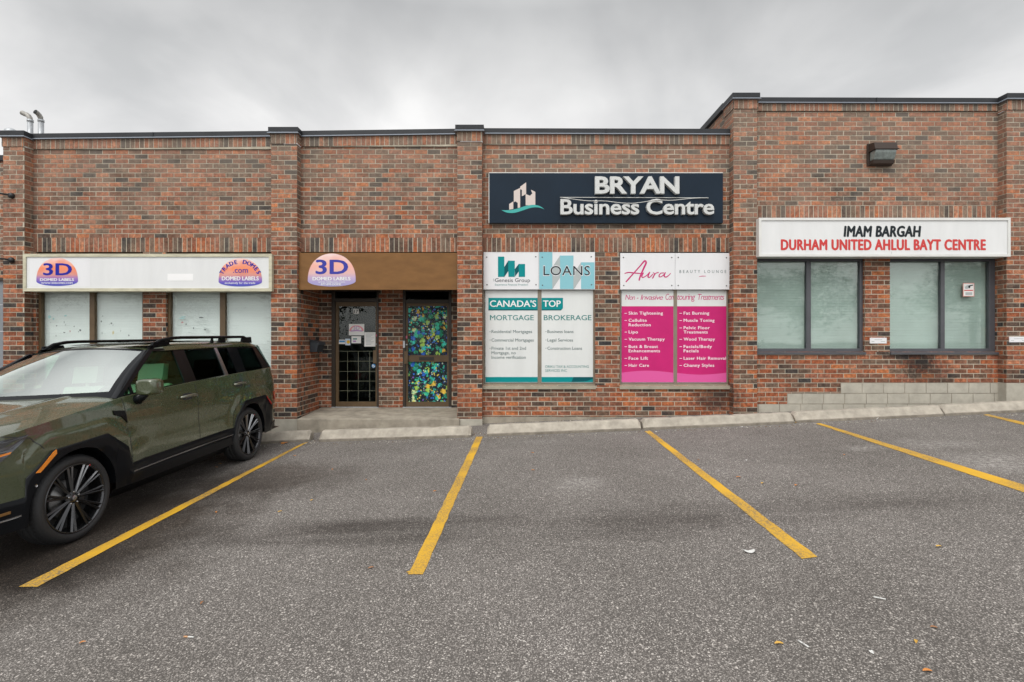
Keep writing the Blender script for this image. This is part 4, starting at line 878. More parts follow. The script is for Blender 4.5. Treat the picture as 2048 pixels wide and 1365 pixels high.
round_sticker('sticker', 'round blue accessibility sticker under the handle of the left door', 747.3, 732.5, .042, BLUEL, Y=YD - .004)
mb = MB(); write(mb, 'b', 745, 749.4, 729.6, 735, YD - .009, PAPER, .02); o = mb.build('symbol'); o.parent = [x for x in C.objects if x.name.startswith('sticker') and x.get('label', '').startswith('round blue')][0]
round_sticker('sticker', 'round pink sticker on the frame of the left door', 754.3, 671.5, .028, PINKS, Y=Ys - .002)
mb = MB(); sheet(mb, 809.5, 814.3, 672, 677.5, Ys, .002, PINKS); tag(mb.build('sticker'), 'square pink sticker on the stile of the floral door', 'sticker', 'notices stuck on the doors')
# warning notice on the right-hand window: a hand holding a pistol, print below
YW = FW + .058; r = sticker('notice', 'red edged notice with a pistol picture on the rightmost window', 'notice', 1926, 1948.5, 566.5, 593.5, mat('red edge', (.66, .26, .22), .5), Y=YW, group='notices on the windows')
mb = MB(); sheet(mb, 1927.2, 1947.4, 567.8, 592.4, YW - .0015, .001, PAPER); mb.build('paper', r)
mb = MB(); shape(mb, [(1929.5, 574.5), (1934, 571), (1938, 571.5), (1939, 575.5), (1934.5, 578.5), (1930.5, 578)], YW - .003, .001, GREYP); shape(mb, [(1936.5, 571.6), (1946, 569.6), (1946, 571.6), (1941, 573), (1939.6, 577), (1937.4, 577)], YW - .0034, .001, INK); mb.build('picture', r)
mb = MB(); sheet(mb, 1928.5, 1946, 580.2, 582.2, YW - .003, .001, REDP); sheet(mb, 1931, 1944.5, 585, 590.5, YW - .003, .001, GREYP); mb.build('print', r)
# white unit plates on the brick piers
for x0, x1, y0, y1, Y, lab in ((1740, 1773.5, 676, 687.5, FW - .014, 'small white plate on the brick pier between the two slate windows'), (2019, 2056, 674, 685, FP - .014, 'small white plate on the brick pilaster at the right edge')):
    r = empty('name_plate', (fx((x0 + x1) / 2, Y), Y, fz(y1, Y)), lab, 'plate', 'white name plates on the brick'); mb = MB(); sheet(mb, x0, x1, y0, y1, Y, .012, WHITE2); mb.build('plate', r, bevel=.002)
    mb = MB(); sheet(mb, x0 + 9, x1 - 9, y0 + 3.4, y0 + 4.4, Y - .001, .0008, GREYP); sheet(mb, x0 + 3, x0 + 9, y0 + 7, y0 + 8, Y - .001, .0008, GREYP); sheet(mb, x1 - 12, x1 - 3, y0 + 7, y0 + 8, Y - .001, .0008, GREYP); mb.build('print', r)
# faint stickers on the left windows
YLW = FW + .078
for cx_, cy_, lab, grp in ((140, 655, 'scatter', 0), (245, 655, 's', 1), (400, 648, 't', 2)):
    pass
mb1 = {}
def decal(label, bits, words=()):
    mb = MB()
    for (a, b, w, h, m) in bits:
        n = 7; shape(mb, [(a + w / 2 * math.cos(2 * math.pi * k / n + .3) * random.uniform(.6, 1), b + h / 2 * math.sin(2 * math.pi * k / n + .3) * random.uniform(.6, 1)) for k in range(n)], YLW, .0015, m)
    for wd in words: write(mb, *wd)
    tag(mb.build('window_decal'), label, 'sticker', 'faint pictures on the left windows')
AQ = mat('faded aqua', (.30, .52, .52), .6); TAN = mat('faded tan', (.52, .48, .28), .6); DK = mat('faded black', (.12, .14, .14), .6); RS = mat('faded rose', (.42, .26, .25), .6); GR = mat('faded grey', (.42, .48, .46), .6)
decal('faint aqua and black pictures on the leftmost window pane', [(99, 634, 7, 9, AQ), (107, 638, 4, 5, AQ), (131, 632, 7, 4, AQ), (101, 645, 4, 2, GR), (113, 652, 3, 3, DK), (128, 645, 3, 6, GR), (131, 650, 3, 6, GR), (128.5, 665.5, 5, 3, DK), (148, 653.5, 2.5, 3, DK), (160.5, 661, 5, 5, DK), (157, 664, 3, 2, DK), (112, 672, 4, 4, GR), (140, 663, 3, 6, RS)],
      [('picture line', 144, 159, 636, 638.6, YLW, GR)] if False else [])
decal('few small dark and tan pictures on the second window pane from the left', [(202.5, 643.5, 3.5, 5, DK), (222.5, 647, 4, 4, DK), (226, 651, 3, 3, GR), (219, 649, 4, 1.5, GR), (226, 666, 5, 9, TAN), (204, 667, 3, 6, GR), (257.5, 671, 3, 4, DK), (241, 662, 2, 6, GR), (205, 633, 4, 4, GR)])
decal('faint aqua, rose and grey pictures on the pane above the car roof rail', [(364, 637, 15, 3, AQ), (367, 634, 14, 2, AQ), (364.5, 645.5, 7, 5, RS), (372, 649, 3, 4, DK), (387, 657, 3, 5, DK), (402, 635.5, 13, 3, DK), (411, 657.5, 9, 6, GR), (410, 660, 8, 3, DK), (402, 643.5, 44, 1.3, GR), (380, 665, 12, 1.5, GR)])

# ---------------------------------------------------------------- small fittings
# letter box on the side wall of the recess
mx = REC0 + .012; root = empty('mailbox', (mx, 9.95, fz(705, 9.9)), 'black wall mailbox with a sloping lid beside the left entrance door', 'mailbox')
mb = MB(); y0, y1 = 9.75, 10.08; za, zb_ = fz(704.5, 9.9), fz(686, 9.9)
MBX = mat('dark grey enamel', (.035, .042, .050), .4)
mb.prism([(mx, y0, za), (mx, y0, zb_ + .03), (mx + .15, y0, zb_), (mx + .16, y0, zb_ - .03), (mx + .13, y0, za)], (0, y1 - y0, 0), MBX); mb.build('body', root, bevel=.008, recalc=True)
mb = MB(); mb.prism([(mx, y0 - .012, zb_ + .06), (mx + .17, y0 - .012, zb_ + .012), (mx + .185, y0 - .012, zb_ - .045), (mx + .172, y0 - .012, zb_ - .045), (mx + .160, y0 - .012, zb_ + .0), (mx, y0 - .012, zb_ + .045)], (0, y1 - y0 + .024, 0), MBX); mb.build('lid', root, recalc=True)
# wall light
Yw = FW - .015; root = empty('wall_light', (fx(1760, Yw), Yw, fz(333, Yw)), 'brown wall pack light with a glass lens on the tall brick unit', 'light')
BRL = mat('brown enamel', (.045, .032, .026), .5, spec=.3); x0, x1 = fx(1733, Yw), fx(1782, Yw); zt, zb2 = fz(289, Yw), fz(333, Yw)
mb = MB()
mb.box(x0, x1, Yw - .03, Yw, zb2, zt, BRL)
mb.prism([(x0 + .02, Yw - .03, zt - .005), (x0 + .02, Yw - .17, zt - .03), (x0 + .02, Yw - .20, zt - .15), (x0 + .02, Yw - .03, zt - .15)], (x1 - x0 - .04, 0, 0), BRL)
mb.box(x0 + .012, x1 - .0, Yw - .21, Yw - .03, zt - .165, zt - .148, BRL)
mb.prism([(x0 + .03, Yw - .03, zb2 + .0), (x0 + .03, Yw - .12, zb2 + .01), (x0 + .03, Yw - .14, zb2 + .07), (x0 + .03, Yw - .03, zb2 + .07)], (x1 - x0 - .06, 0, 0), BRL)
mb.build('housing', root, bevel=.006, recalc=True)
mb = MB(); LENS = mat('ribbed lens glass', (.17, .20, .19), .12, coat=.6, var=.4, vscale=14)
mb.prism([(x0 + .035, Yw - .03, zt - .166), (x0 + .035, Yw - .195, zt - .166), (x0 + .035, Yw - .185, zt - .22), (x0 + .035, Yw - .14, zb2 + .075), (x0 + .035, Yw - .03, zb2 + .075)], (x1 - x0 - .07, 0, 0), LENS); mb.build('lens', root, bevel=.02, recalc=True)
# roof pipes and vent
Yp = 10.7
for px, tip, lab in ((60.5, -1, 'galvanised roof flue with its elbow turned to the left'), (82, 0, 'galvanised roof flue with its elbow turned to the viewer')):
    root = empty('roof_pipe', (fx(px, Yp), Yp, 5.1), lab, 'pipe', 'galvanised roof flues'); x = fx(px, Yp); zt = fz(238, Yp); r_ = .05
    mb = MB(); mb.tube([(x, Yp, 5.1), (x, Yp, zt - .05)], r_, GALV, 16); mb.build('pipe', root)
    mb = MB(); mb.tube([(x, Yp, zt - .07), (x, Yp, zt - .02)], r_ * 1.14, GALV, 16); mb.build('collar', root)
    mb = MB(); d = Vector((-1, 0, 0)) if tip else Vector((-.12, -1, 0)); pts = [Vector((x, Yp, zt - .03)) + d * (.13 * (1 - math.cos(a))) + Vector((0, 0, .13 * math.sin(a))) for a in [R(0), R(22), R(45), R(66), R(84)]]
    if tip: pts.append(pts[-1] + Vector((-.06, 0, .03)))
    mb.tube(pts, r_ * .95, mat('weathered flue', (.30, .29, .27), .6, metal=.3, var=.3, vscale=12), 16, caps=False); mb.tube([pts[-2].lerp(pts[-1], .5), pts[-1] - (pts[-1] - pts[-2]) * .02], r_ * .8, DARK, 12); mb.build('elbow', root)
mb = MB(); vx = fx(22, 10.4); mb.lathe([(0, .20), (.05, .195), (.10, .16), (.11, .12), (.11, .10), (.06, .10), (.06, -.4)], GALV, 24, 'z', (vx, 10.4, fz(267, 10.4) - .1))
tag(mb.build('roof_vent'), 'low galvanised mushroom vent behind the left parapet corner', 'vent')
# black bracket arms on the left pilaster
for py, lab in ((392, 'upper black bracket arm fixed to the leftmost pilaster'), (521, 'lower black bracket arm fixed to the leftmost pilaster')):
    y = FP - .012; root = empty('bracket_arm', (fx(24, y), y, fz(py, y)), lab, 'bracket', 'black sign brackets'); mb = MB(); X, Z = fx(24, y), fz(py, y)
    mb.lathe([(0, -.05), (.035, -.05), (.05, -.03), (.05, 0)], BLACKM, 16, 'y', (X, y, Z)); mb.build('plate', root)
    mb = MB(); mb.tube([(X, y - .03, Z + .005), (X - .30, y - .16, Z + .03), (X - .75, y - .32, Z + .07)], .016, BLACKM, 8); mb.build('arm', root)

# neighbouring unit at the left edge
nb = empty('brick_building', (-12.5, 10.6, -.3), 'sliver of a lower brick unit with a grey door at the left edge', 'building', 'brick commercial units')
YNB = 10.6; zt = fz(323, YNB); zd = fz(556, YNB)
mb = MB(); bricks(mb, -15, -9.38, zd, zt, YNB); bricks(mb, -15, -13.2, -.4, zd, YNB); mb.build('wall', nb)
mb = MB(); mb.box(-15, -9.4, YNB - .06, YNB + .3, zt, zt + .11, COPE); mb.build('coping', nb)
mb = MB(); GD = mat('grey door steel', (.20, .215, .235), .5, var=.06)
for k in range(6): mb.box(-13.2, -9.4, YNB + .05, YNB + .09, -.4 + k * (zd + .4) / 6 + .004, -.4 + (k + 1) * (zd + .4) / 6 - .004, GD)
mb.box(-13.2, -9.4, YNB - .01, YNB + .05, zd - .06, zd, BRONZE_D); mb.build('door', nb)
mb = MB(); mb.box(-15, -9.4, YNB + .3, 22, zt - .3, zt - .2, ROOFM); mb.build('roof', nb)
mb = MB(); mb.tube([(fx(-10, 11) + .3 * math.cos(R(a)) * .6, 11, zt + .02 + .24 * math.sin(R(a))) for a in range(0, 181, 15)], .02, BLACKM, 8); tag(mb.build('conduit'), 'black bent conduit on the roof of the left brick unit', 'pipe')

# ---------------------------------------------------------------- litter
LEAF = [mat('orange leaf', (.52, .20, .04), .7), mat('yellow leaf', (.55, .33, .06), .7), mat('brown leaf', (.30, .14, .06), .7)]
def leaf(px, py, size, m, label):
    p = gp(px, py); mb = MB(); a = random.uniform(0, 6.28); n = 9; c, s_ = math.cos(a), math.sin(a); vs = [(p.x, p.y, p.z + .010)]
    for k in range(n):
        t = 2 * math.pi * k / n; x = size * math.cos(t); y = size * .5 * math.sin(t) * (1 if k % 2 else .75)
        vs.append((p.x + c * x - s_ * y, p.y + s_ * x + c * y, p.z + .006 + abs(math.sin(t)) * .008))
    mb.add(vs, [(0, 1 + k, 1 + (k + 1) % n) for k in range(n)], m)
    return tag(mb.build('fallen_leaf'), label, 'leaf', 'fallen leaves on the tarmac')
LF = [(1558, 1290, .024, 1, 'yellow leaf lying in the open foreground tarmac'), (1832, 1286, .018, 1, 'curled yellow leaf at the right of the foreground'), (1855, 1345, .022, 0, 'orange leaf nearest the bottom right corner'),
      (1868, 1258, .018, 2, 'brown leaf just above two leaves at the lower right'), (1477, 956, .026, 0, 'orange leaf right of the slanting bay line, farthest of three'), (1525, 968, .026, 1, 'yellow leaf between two orange leaves in the third bay'),
      (1592, 972, .026, 0, 'orange leaf rightmost of three in the third bay'), (165, 1288, .016, 0, 'small orange leaf at the lower left of the tarmac'), (742, 1138, .022, 2, 'brown leaf left of the paint splash'), (404, 1208, .018, 2, 'dull brown leaf below the green car bay line'),
      (624, 1002, .022, 1, 'yellow leaf in the bay in front of the entrance'), (570, 886.5, .11, 0, 'large orange leaf lying at the foot of the kerb behind the car'), (432, 936, .028, 0, 'orange leaf under the rear sill of the car'), (440, 929, .024, 1, 'yellow leaf near the rear wheel of the car'),
      (432, 1026, .022, 0, 'orange leaf close to the bay line beside the car'), (560, 1025, .024, 1, 'yellow leaf above the dark streak'), (589, 913, .026, 0, 'orange leaf just right of the bay line head'), (665, 940, .024, 0, 'orange leaf in the entrance bay, upper of two'),
      (732, 961, .024, 2, 'brown leaf in the middle of the entrance bay'), (870, 984, .022, 0, 'orange leaf left of the second bay line'), (1066, 942, .022, 0, 'orange leaf below the mortgage window'), (1065, 907, .024, 0, 'orange leaf nearest the kerb of the mortgage window'),
      (1396, 921, .022, 2, 'brown leaf beside the slanting bay line'), (1587, 846, .05, 1, 'yellow leaf wedged at the joint of two kerbs'), (1689, 911, .022, 0, 'orange leaf beside the long bay line'), (1878, 1095, .024, 1, 'greenish leaf alone on the right tarmac')]
for a in LF: leaf(a[0], a[1], a[2], LEAF[a[3]], a[4])
LITTER = mat('white litter paper', (.62, .62, .60), .6); FILT = mat('tan filter', (.55, .30, .15), .7)
def scrap(px, py, w, d, h, label, curl=1.0):
    p = gp(px, py); mb = MB(); rows = []
    for i in range(7):
        t = i / 6 - .5; rows.append([(p.x + w * t, p.y - d / 2 + .01 * math.sin(i), p.z + .006 + h * (2 * t) ** 2 * curl), (p.x + w * t + .004, p.y + d / 2, p.z + .010 + h * abs(t) * curl)])
    mb.grid(rows, LITTER, smooth=False); tag(mb.build('paper_scrap'), label, 'litter', 'white scraps of litter on the tarmac')
scrap(1497, 1106, .085, .03, .022, 'curled white wrapper left of the end of the third bay line')
scrap(1750, 839, .075, .05, .03, 'crumpled white scrap near the kerb of the pistol notice window')
scrap(1741, 1307, .018, .014, .006, 'tiny white scrap low in the right foreground'); scrap(1426, 853, .04, .02, .01, 'small white scrap against the kerb below the pink window'); scrap(1483, 855, .04, .02, .01, 'second white scrap against the same kerb, nearer the brick corner')
scrap(1492, 922, .022, .014, .008, 'tiny white scrap in the middle of the third bay'); scrap(1312, 865, .03, .02, .01, 'tiny white scrap beside the head of the third bay line')
def butt(px, py, a, label, filt=True):
    p = gp(px, py); root = empty('cigarette_end', p, label, 'litter', 'cigarette ends on the tarmac'); d = Vector((math.cos(a), math.sin(a), 0)); mb = MB(); q_ = p + Vector((0, 0, .006))
    mb.tube([q_, q_ + d * .035], .0042, LITTER, 8); mb.build('paper', root)
    mb = MB(); mb.tube([q_ - d * .025, q_], .0045, FILT if filt else LITTER, 8); mb.build('filter', root)
butt(376, 1276, -.1, 'cigarette end with a tan filter in the left foreground'); butt(1757, 1198, -.5, 'white cigarette end at the right of the tarmac', False); butt(1605, 1289, -1.2, 'white cigarette end beside the yellow foreground leaf', False)

# ---------------------------------------------------------------- trees across the road (seen in the window and car reflections)
def treeline():
    mb = MB(); LG = [mat('leaf green', (.045, .075, .022), .6), mat('leaf dark', (.028, .05, .016), .6), mat('leaf light', (.08, .11, .035), .6)]; BK = mat('bark', (.10, .08, .06), .9)
    rnd = random.Random(3)
    for (x, y, h, rad) in ((-14, -17, 9, 4), (-6, -21, 10, 4.5), (3.5, -17, 11, 4.2), (15, -20, 8.5, 4), (24, -22, 10, 5), (-26, -20, 10, 5), (34, -18, 9, 4.5), (-36, -18, 11, 5)):
        mb.tube([(x, y, -1.5), (x + .1, y, h * .35), (x + .3, y, h * .8)], [.28, .22, .06], BK, 8)
        cl = [(x + rnd.gauss(0, rad * .5), y + rnd.gauss(0, rad * .4), h * .62 + rnd.gauss(0, h * .17)) for _ in range(16)]
        for c in cl: mb.tube([(x + .2, y, h * .4), c], [.07, .02], BK, 5)
        for c in cl:
            for _ in range(260):
                p = Vector(c) + Vector((rnd.gauss(0, .85), rnd.gauss(0, .85), rnd.gauss(0, .6))); s = rnd.uniform(.07, .17)
                a = Vector((rnd.uniform(-1, 1), rnd.uniform(-1, 1), rnd.uniform(-1, 1))).normalized(); b = a.orthogonal().normalized()
                mb.add([p - a * s, p + b * s * .5, p + a * s, p - b * s * .5], [(0, 1, 2, 3)], rnd.choice(LG))
    tag(mb.build('treeline'), 'row of leafy green trees across the road behind the viewer', 'trees', kind='stuff')
treeline()

# ---------------------------------------------------------------- the parked car
def build_car():
    eu = Vector((.0128, 1, GB + GA * .0128)).normalized(); ev = Vector((1, -.0128, GA)); ev = (ev - eu * ev.dot(eu)).normalized(); ew = ev.cross(eu).normalized()
    O = Vector((-3.827, 4.379, gz(-3.827, 4.379))) - eu * .90 - ev * .90
    root = empty('parked_car', O, 'olive green boxy family car with black wheels parked at the left edge', 'car')
    root['car'] = 1
    root.matrix_world = Matrix(((ev.x, eu.x, ew.x, O.x), (ev.y, eu.y, ew.y, O.y), (ev.z, eu.z, ew.z, O.z), (0, 0, 0, 1)))
    PAINT = mat('olive car paint', (.058, .073, .035), .28, metal=.12, coat=1.0, var=.05, vscale=30)
    GLOSS = mat('gloss black trim', (.005, .006, .007), .22, spec=.14); SAT = mat('satin black plastic', (.006, .007, .009), .30, spec=.16)
    RUB = mat('tyre rubber', (.021, .022, .024), .6, bump=.4, bscale=120); RIM = mat('black alloy', (.075, .076, .080), .26, metal=.9)
    EDGE = mat('machined alloy edge', (.34, .345, .355), .3, metal=.9); CHR = mat('satin chrome', (.42, .42, .43), .25, metal=.9); AMB = mat('amber lens', (.85, .26, .015), .25, coat=.5); RED = mat('red lens', (.42, .012, .015), .2, coat=.6)
    LAMP = mat('smoked lamp', (.05, .055, .06), .1, coat=1); BRIGHT = mat('lamp reflector', (.13, .14, .155), .2, metal=.7); CABIN = mat('dark cabin trim', (.03, .032, .034), .8)
    SEAT = mat('pale green leather', (.40, .50, .40), .6); SEATD = mat('dark seat', (.05, .055, .055), .7); HEADL = mat('pale headliner', (.55, .56, .53), .9)
    GF = glass('front car glass', (.66, .86, .72), 1.5, .02); GW = glass('windscreen glass', (.80, .90, .84), 1.9, .40); GT = glass('tinted car glass', (.16, .20, .19), 1.5, .01); DISC = mat('brake disc', (.2, .2, .2), .4, metal=.8)
    def put(mb, name, parent=root, **kw):
        o = mb.build(name, None, **kw); o.parent = parent; return o
    # plan outline (u along, v half width)
    PL = [(0, 0), (0, .35), (.012, .56), (.045, .69), (.10, .78), (.19, .855), (.32, .905), (.46, .930), (.66, .940), (.9, .945), (1.3, .940), (1.7, .935), (2.6, .935), (3.2, .94), (3.72, .948), (4.15, .94), (4.42, .922), (4.62, .875), (4.74, .79), (4.80, .62), (4.825, .35), (4.83, 0)]
    def interp(tab, x):
        if x <= tab[0][0]: return tab[0][1]
        for (a, b), (c, d) in zip(tab, tab[1:]):
            if x <= c: return b + (d - b) * (x - a) / (c - a) if c > a else d
        return tab[-1][1]
    SP = spline(PL, 8)
    def half(u):
        for (a, b), (c, d) in zip(SP, SP[1:]):
            if a <= u <= c and c > a: return b + (d - b) * (u - a) / (c - a)
        return SP[-1][1] if u > 1 else 0
    SH = [(0, .985), (.2, 1.015), (.33, 1.035), (.8, 1.10), (1.23, 1.155), (1.5, 1.185), (2.5, 1.225), (3.6, 1.258), (4.6, 1.272), (4.83, 1.27)]
    INS = [(.15, .05), (.25, .035), (.5, .014), (.7, .004), (.82, 0), (1.0, .004), (1.10, .012), (1.18, .03), (1.28, .05)]
    AF = [(.455, .20), (.458, .67), (.66, .845), (1.22, .875), (1.46, .70), (1.515, .52)]
    AR = [(3.36, .54), (3.42, .72), (3.56, .865), (4.14, .88), (4.33, .72), (4.36, .52)]
    def inpoly_dist(u, w, poly):
        d = 9; 
        for (a, b), (c, e) in zip(poly, poly[1:]):
            t = max(0, min(1, ((u - a) * (c - a) + (w - b) * (e - b)) / ((c - a) ** 2 + (e - b) ** 2))); d = min(d, math.hypot(u - a - t * (c - a), w - b - t * (e - b)))
        return d
    def bulge(u, w):
        if not (.2 < u < 4.7): return 0
        d = min(inpoly_dist(u, w, AF), inpoly_dist(u, w, AR)); s = max(0, min(1, (.15 - d) / .045)); s = s * s * (3 - 2 * s)
        door = 0
        if 1.5 < u < 3.4: door = -.012 * math.exp(-((w - .78) / .14) ** 2) + .004 * math.exp(-((w - 1.12) / .05) ** 2)
        return .024 * s * max(0, min(1, (u - .34) / .22)) + door
    def skin(u, w, off=0.0, side=1):
        return Vector((side * (half(u) - interp(INS, w) + bulge(u, w) + off), u, w))
    def low(u):                                                      # lower edge of the painted skin on the flanks
        if AF[0][0] <= u <= AF[-1][0]: return interp(AF[1:], max(u, AF[1][0]))
        if AR[0][0] <= u <= AR[-1][0]: return interp(AR, u)
        if u < AF[0][0]: return .525
        if u > AR[-1][0]: return .42
        return .52 + (u - 1.5) * .011
    def arch(u, c, r=.432):
        return .377 + math.sqrt(max(0, r * r - (u - c) ** 2)) if abs(u - c) < r else 0
    US = sorted(set([round(x, 4) for x in ([.0, .004, .012, .028, .05, .08, .12, .17, .22, .28, .34, .4, .44, .454, .459, .50, .55, .60, .66, .72, .8, .9, 1.0, 1.1, 1.16, 1.22, 1.28, 1.34, 1.4, 1.455, 1.465, 1.49, 1.512, 1.518] + [1.6 + .1 * k for k in range(17)] + [3.25, 3.3, 3.34, 3.358, 3.362, 3.39, 3.42, 3.45, 3.5, 3.56, 3.62, 3.7, 3.8, 3.9, 4.0, 4.08, 4.14, 4.2, 4.26, 4.3, 4.325, 4.335, 4.355, 4.365, 4.42, 4.48, 4.55, 4.62, 4.68, 4.74, 4.78, 4.80, 4.815, 4.825, 4.83])]))
    NR = 16
    body = MB()
    for sd_ in (1, -1):
        cols = []
        for u in US:
            b, t = low(u), interp(SH, u); col = []
            for k in range(NR + 1):
                f = k / NR; w = b + (t - b) * f
                col.append(skin(u, w, side=sd_))
            cols.append(col)
        body.grid(cols, PAINT, flip=sd_ < 0)
    # nose and tail: close the flat centre
    def cap(u, sgn, wl, m):
        t = interp(SH, u); ws = [wl + (t - wl) * k / 10 for k in range(11)]; rows = []
        h = half(u) if u > .01 and u < 4.8 else (.35 if u < 1 else .35)
    # bonnet
    bl = MB(); rows = []
    def bonnet(u, v):
        t = interp(SH, u); vs_ = half(u) - interp(INS, t); q_ = min(1, abs(v) / max(vs_, .01))
        nose = max(0, (.10 - u) / .10)
        return t + (.055 * (1 - q_ ** 3) - .02 * nose) * min(1, u / .3) + .014 * math.exp(-((abs(v) - .46) / .035) ** 2) * min(1, max(0, (u - .15) / .4))
    BU = [.0, .012, .03, .06, .10, .16, .24, .34, .46, .6, .75, .9, 1.05, 1.2, 1.32, 1.42]
    for u in BU:
        t = interp(SH, u); hv = half(u) - interp(INS, t); fr_ = [1, .985, .96, .92, .86, .78, .7, .64, .6, .56, .52, .48, .44, .4, .3, .2, .1, 0]
        vv = [f * hv for f in fr_]; row = [(x, u, bonnet(u, x) if i else t) for i, x in enumerate(vv)] + [(-x, u, bonnet(u, x) if i < len(vv) else t) for i, x in enumerate(vv[::-1][1:], 1)]
        row[-1] = (-hv, u, t); rows.append(row)
    bl.grid(rows, PAINT)
    # belt ledges and tail top
    for sd_ in (1, -1):
        rows = []
        for u in [x for x in US if x >= 1.40]:
            t = interp(SH, u); hv = max(.02, half(u) - interp(INS, t)); rows.append([(sd_ * hv, u, t), (sd_ * max(0, hv - .012), u, t + .006), (sd_ * max(0, hv - .10), u, t + .006)])
        bl.grid(rows, PAINT, flip=sd_ < 0)
    bo = put(body, 'body', weld=.0004, recalc=False); put(bl, 'bonnet', weld=.0004)
    # lower trim: sills, arch cladding, bumpers (dark plastic)
    cl = MB()
    def cbase(u):
        a = arch(u, .90); b = arch(u, 3.715)
        z = max(a, b)
        if z > 0: return z
        if u < .9: return .285
        if u > 4: return .30
        return .315
    US2 = sorted(set(US + [round(c + .432 * math.sin(R(a)), 4) for c in (.9, 3.715) for a in range(-90, 91, 9)] + [round(c + s * .4325, 4) for c in (.9, 3.715) for s in (-1, 1)]))
    for sd_ in (1, -1):
        rows = []; ring = []
        for u in US2:
            b, t = cbase(u), low(u); t = max(t, b + .03); off = .016 if .40 < u < 4.40 else .004
            tt = [0, .15, .4, .5, .54, .8, 1]
            rows.append([skin(u, b + (t - b) * f, off + (.010 if f <= .5 and 1.5 < u < 3.4 else 0), sd_) for f in tt] + [skin(u, t + .004, -.004, sd_)])
        cl.grid(rows, SAT, flip=sd_ < 0)
        for c in (.90, 3.715):                                       # wheel housings
            rr = []
            for a in range(-4, 185, 8):
                u = c - .432 * math.cos(R(a)); w = .377 + .432 * math.sin(R(a)); o_ = skin(u, max(.25, w), .014, sd_).x
                rr.append([(o_, u, w), (sd_ * .60, u, w)])
            cl.grid(rr, SAT)
            cl.add([(sd_ * .60, c - .45 * math.cos(R(a)), .377 + .45 * math.sin(R(a))) for a in range(0, 181, 10)] + [(sd_ * .60, c + .45, .2), (sd_ * .60, c - .45, .2)], [tuple(range(21))], SAT)
    rows = [[(x * k, u, .285) for x in (-1, 1)] for u, k in ((.08, .72), (.30, .84), (.46, .88))]; cl.grid(rows, SAT); cl.grid([[(x, u, .21) for x in (-.60, .60)] for u in (.3, 4.5)], SAT); cl.grid([[(x, u, z) for x, z in ((-.90, .316), (-.80, .21), (.80, .21), (.90, .316))] for u in (1.34, 3.27)], SAT); cl.grid([[(x, u, .30) for x in (-.88, .88)] for u in (4.17, 4.75)], SAT)
    put(cl, 'lower_cladding')
    # panels laid on the flank
    def panel_(mb, poly, m, off=.004, th=.02, side=1, sub=5):
        P = []
        for (a, b), (c, d) in zip(poly, poly[1:] + poly[:1]):
            for k in range(sub): P.append((a + (c - a) * k / sub, b + (d - b) * k / sub))
        n = len(P); cu, cw = sum(p[0] for p in poly) / len(poly), sum(p[1] for p in poly) / len(poly)
        vs = [skin(u, w, off, side) for u, w in P] + [skin(u, w, -th, side) for u, w in P] + [skin(cu, cw, off, side)]
        fs = [(i, (i + 1) % n, 2 * n) for i in range(n)] + [(i, i + n, (i + 1) % n + n, (i + 1) % n) for i in range(n)]
        mb.add(vs, [f if side > 0 else f[::-1] for f in fs], m)
    for sd_ in (1, -1):
        m_ = MB(); panel_(m_, [(.20, .995), (.36, 1.005), (.505, 1.012), (.475, .975), (.30, .84), (.20, .80), (.13, .80), (.09, .98)], LAMP, .006, side=sd_); hl = put(m_, 'headlight')
        m_ = MB(); panel_(m_, [(.12, .985), (.49, 1.006), (.46, .99), (.12, .970)], BRIGHT, .009, .003, sd_); panel_(m_, [(.16, .915), (.40, .928), (.385, .915), (.16, .902)], BRIGHT, .009, .003, sd_); panel_(m_, [(.12, .83), (.20, .83), (.44, .965), (.46, .985), (.47, .975), (.31, .845), (.2, .805), (.12, .805)], BRIGHT, .008, .003, sd_); put(m_, 'light_bar', hl)
        m_ = MB(); panel_(m_, [(.22, .888), (.375, .905), (.365, .890), (.22, .872)], AMB, .010, .003, sd_); put(m_, 'indicator', hl)
        m_ = MB(); panel_(m_, [(.515, .70), (.545, .695), (.685, .815), (.685, .848), (.66, .838)], AMB, .021, .004, sd_); put(m_, 'side_marker')
        m_ = MB(); panel_(m_, [(4.155, .865), (4.17, .835), (4.30, .715), (4.325, .73)], RED, .021, .004, sd_); put(m_, 'side_marker')
        m_ = MB(); panel_(m_, [(4.50, .90), (4.72, .90), (4.79, .90), (4.79, .76), (4.56, .76)], RED, .008, .01, sd_); put(m_, 'tail_light')
        m_ = MB(); panel_(m_, [(1.335, 1.075), (1.475, 1.055), (1.50, .93), (1.43, 1.0), (1.345, 1.03)], GLOSS, .008, .01, sd_); put(m_, 'fender_vent')
        # shut lines
        m_ = MB()
        def seam(pts, w=.0035):
            for (a, b), (c, d) in zip(pts, pts[1:]):
                n = 8; L0 = math.hypot(c - a, d - b); nx, ny = -(d - b) / L0 * w, (c - a) / L0 * w; rr = []
                for k in range(n + 1):
                    u, w_ = a + (c - a) * k / n, b + (d - b) * k / n; rr.append([skin(u + nx, w_ + ny, .0012, sd_), skin(u - nx, w_ - ny, .0012, sd_)])
                m_.grid(rr, CABIN, smooth=False, flip=sd_ < 0)
        seam([(1.475, 1.175), (1.50, 1.0), (1.53, .54)]); seam([(2.60, 1.215), (2.615, .9), (2.63, .545)]); seam([(3.60, 1.25), (3.65, 1.13), (3.62, .98), (3.36, .80), (3.30, .70), (3.29, .56)]); seam([(.33, 1.03), (.52, .98), (.60, .875)])
        seam([(3.96, 1.16), (4.16, 1.16), (4.16, 1.04), (3.96, 1.04), (3.96, 1.16)], .002); put(m_, 'shut_line')
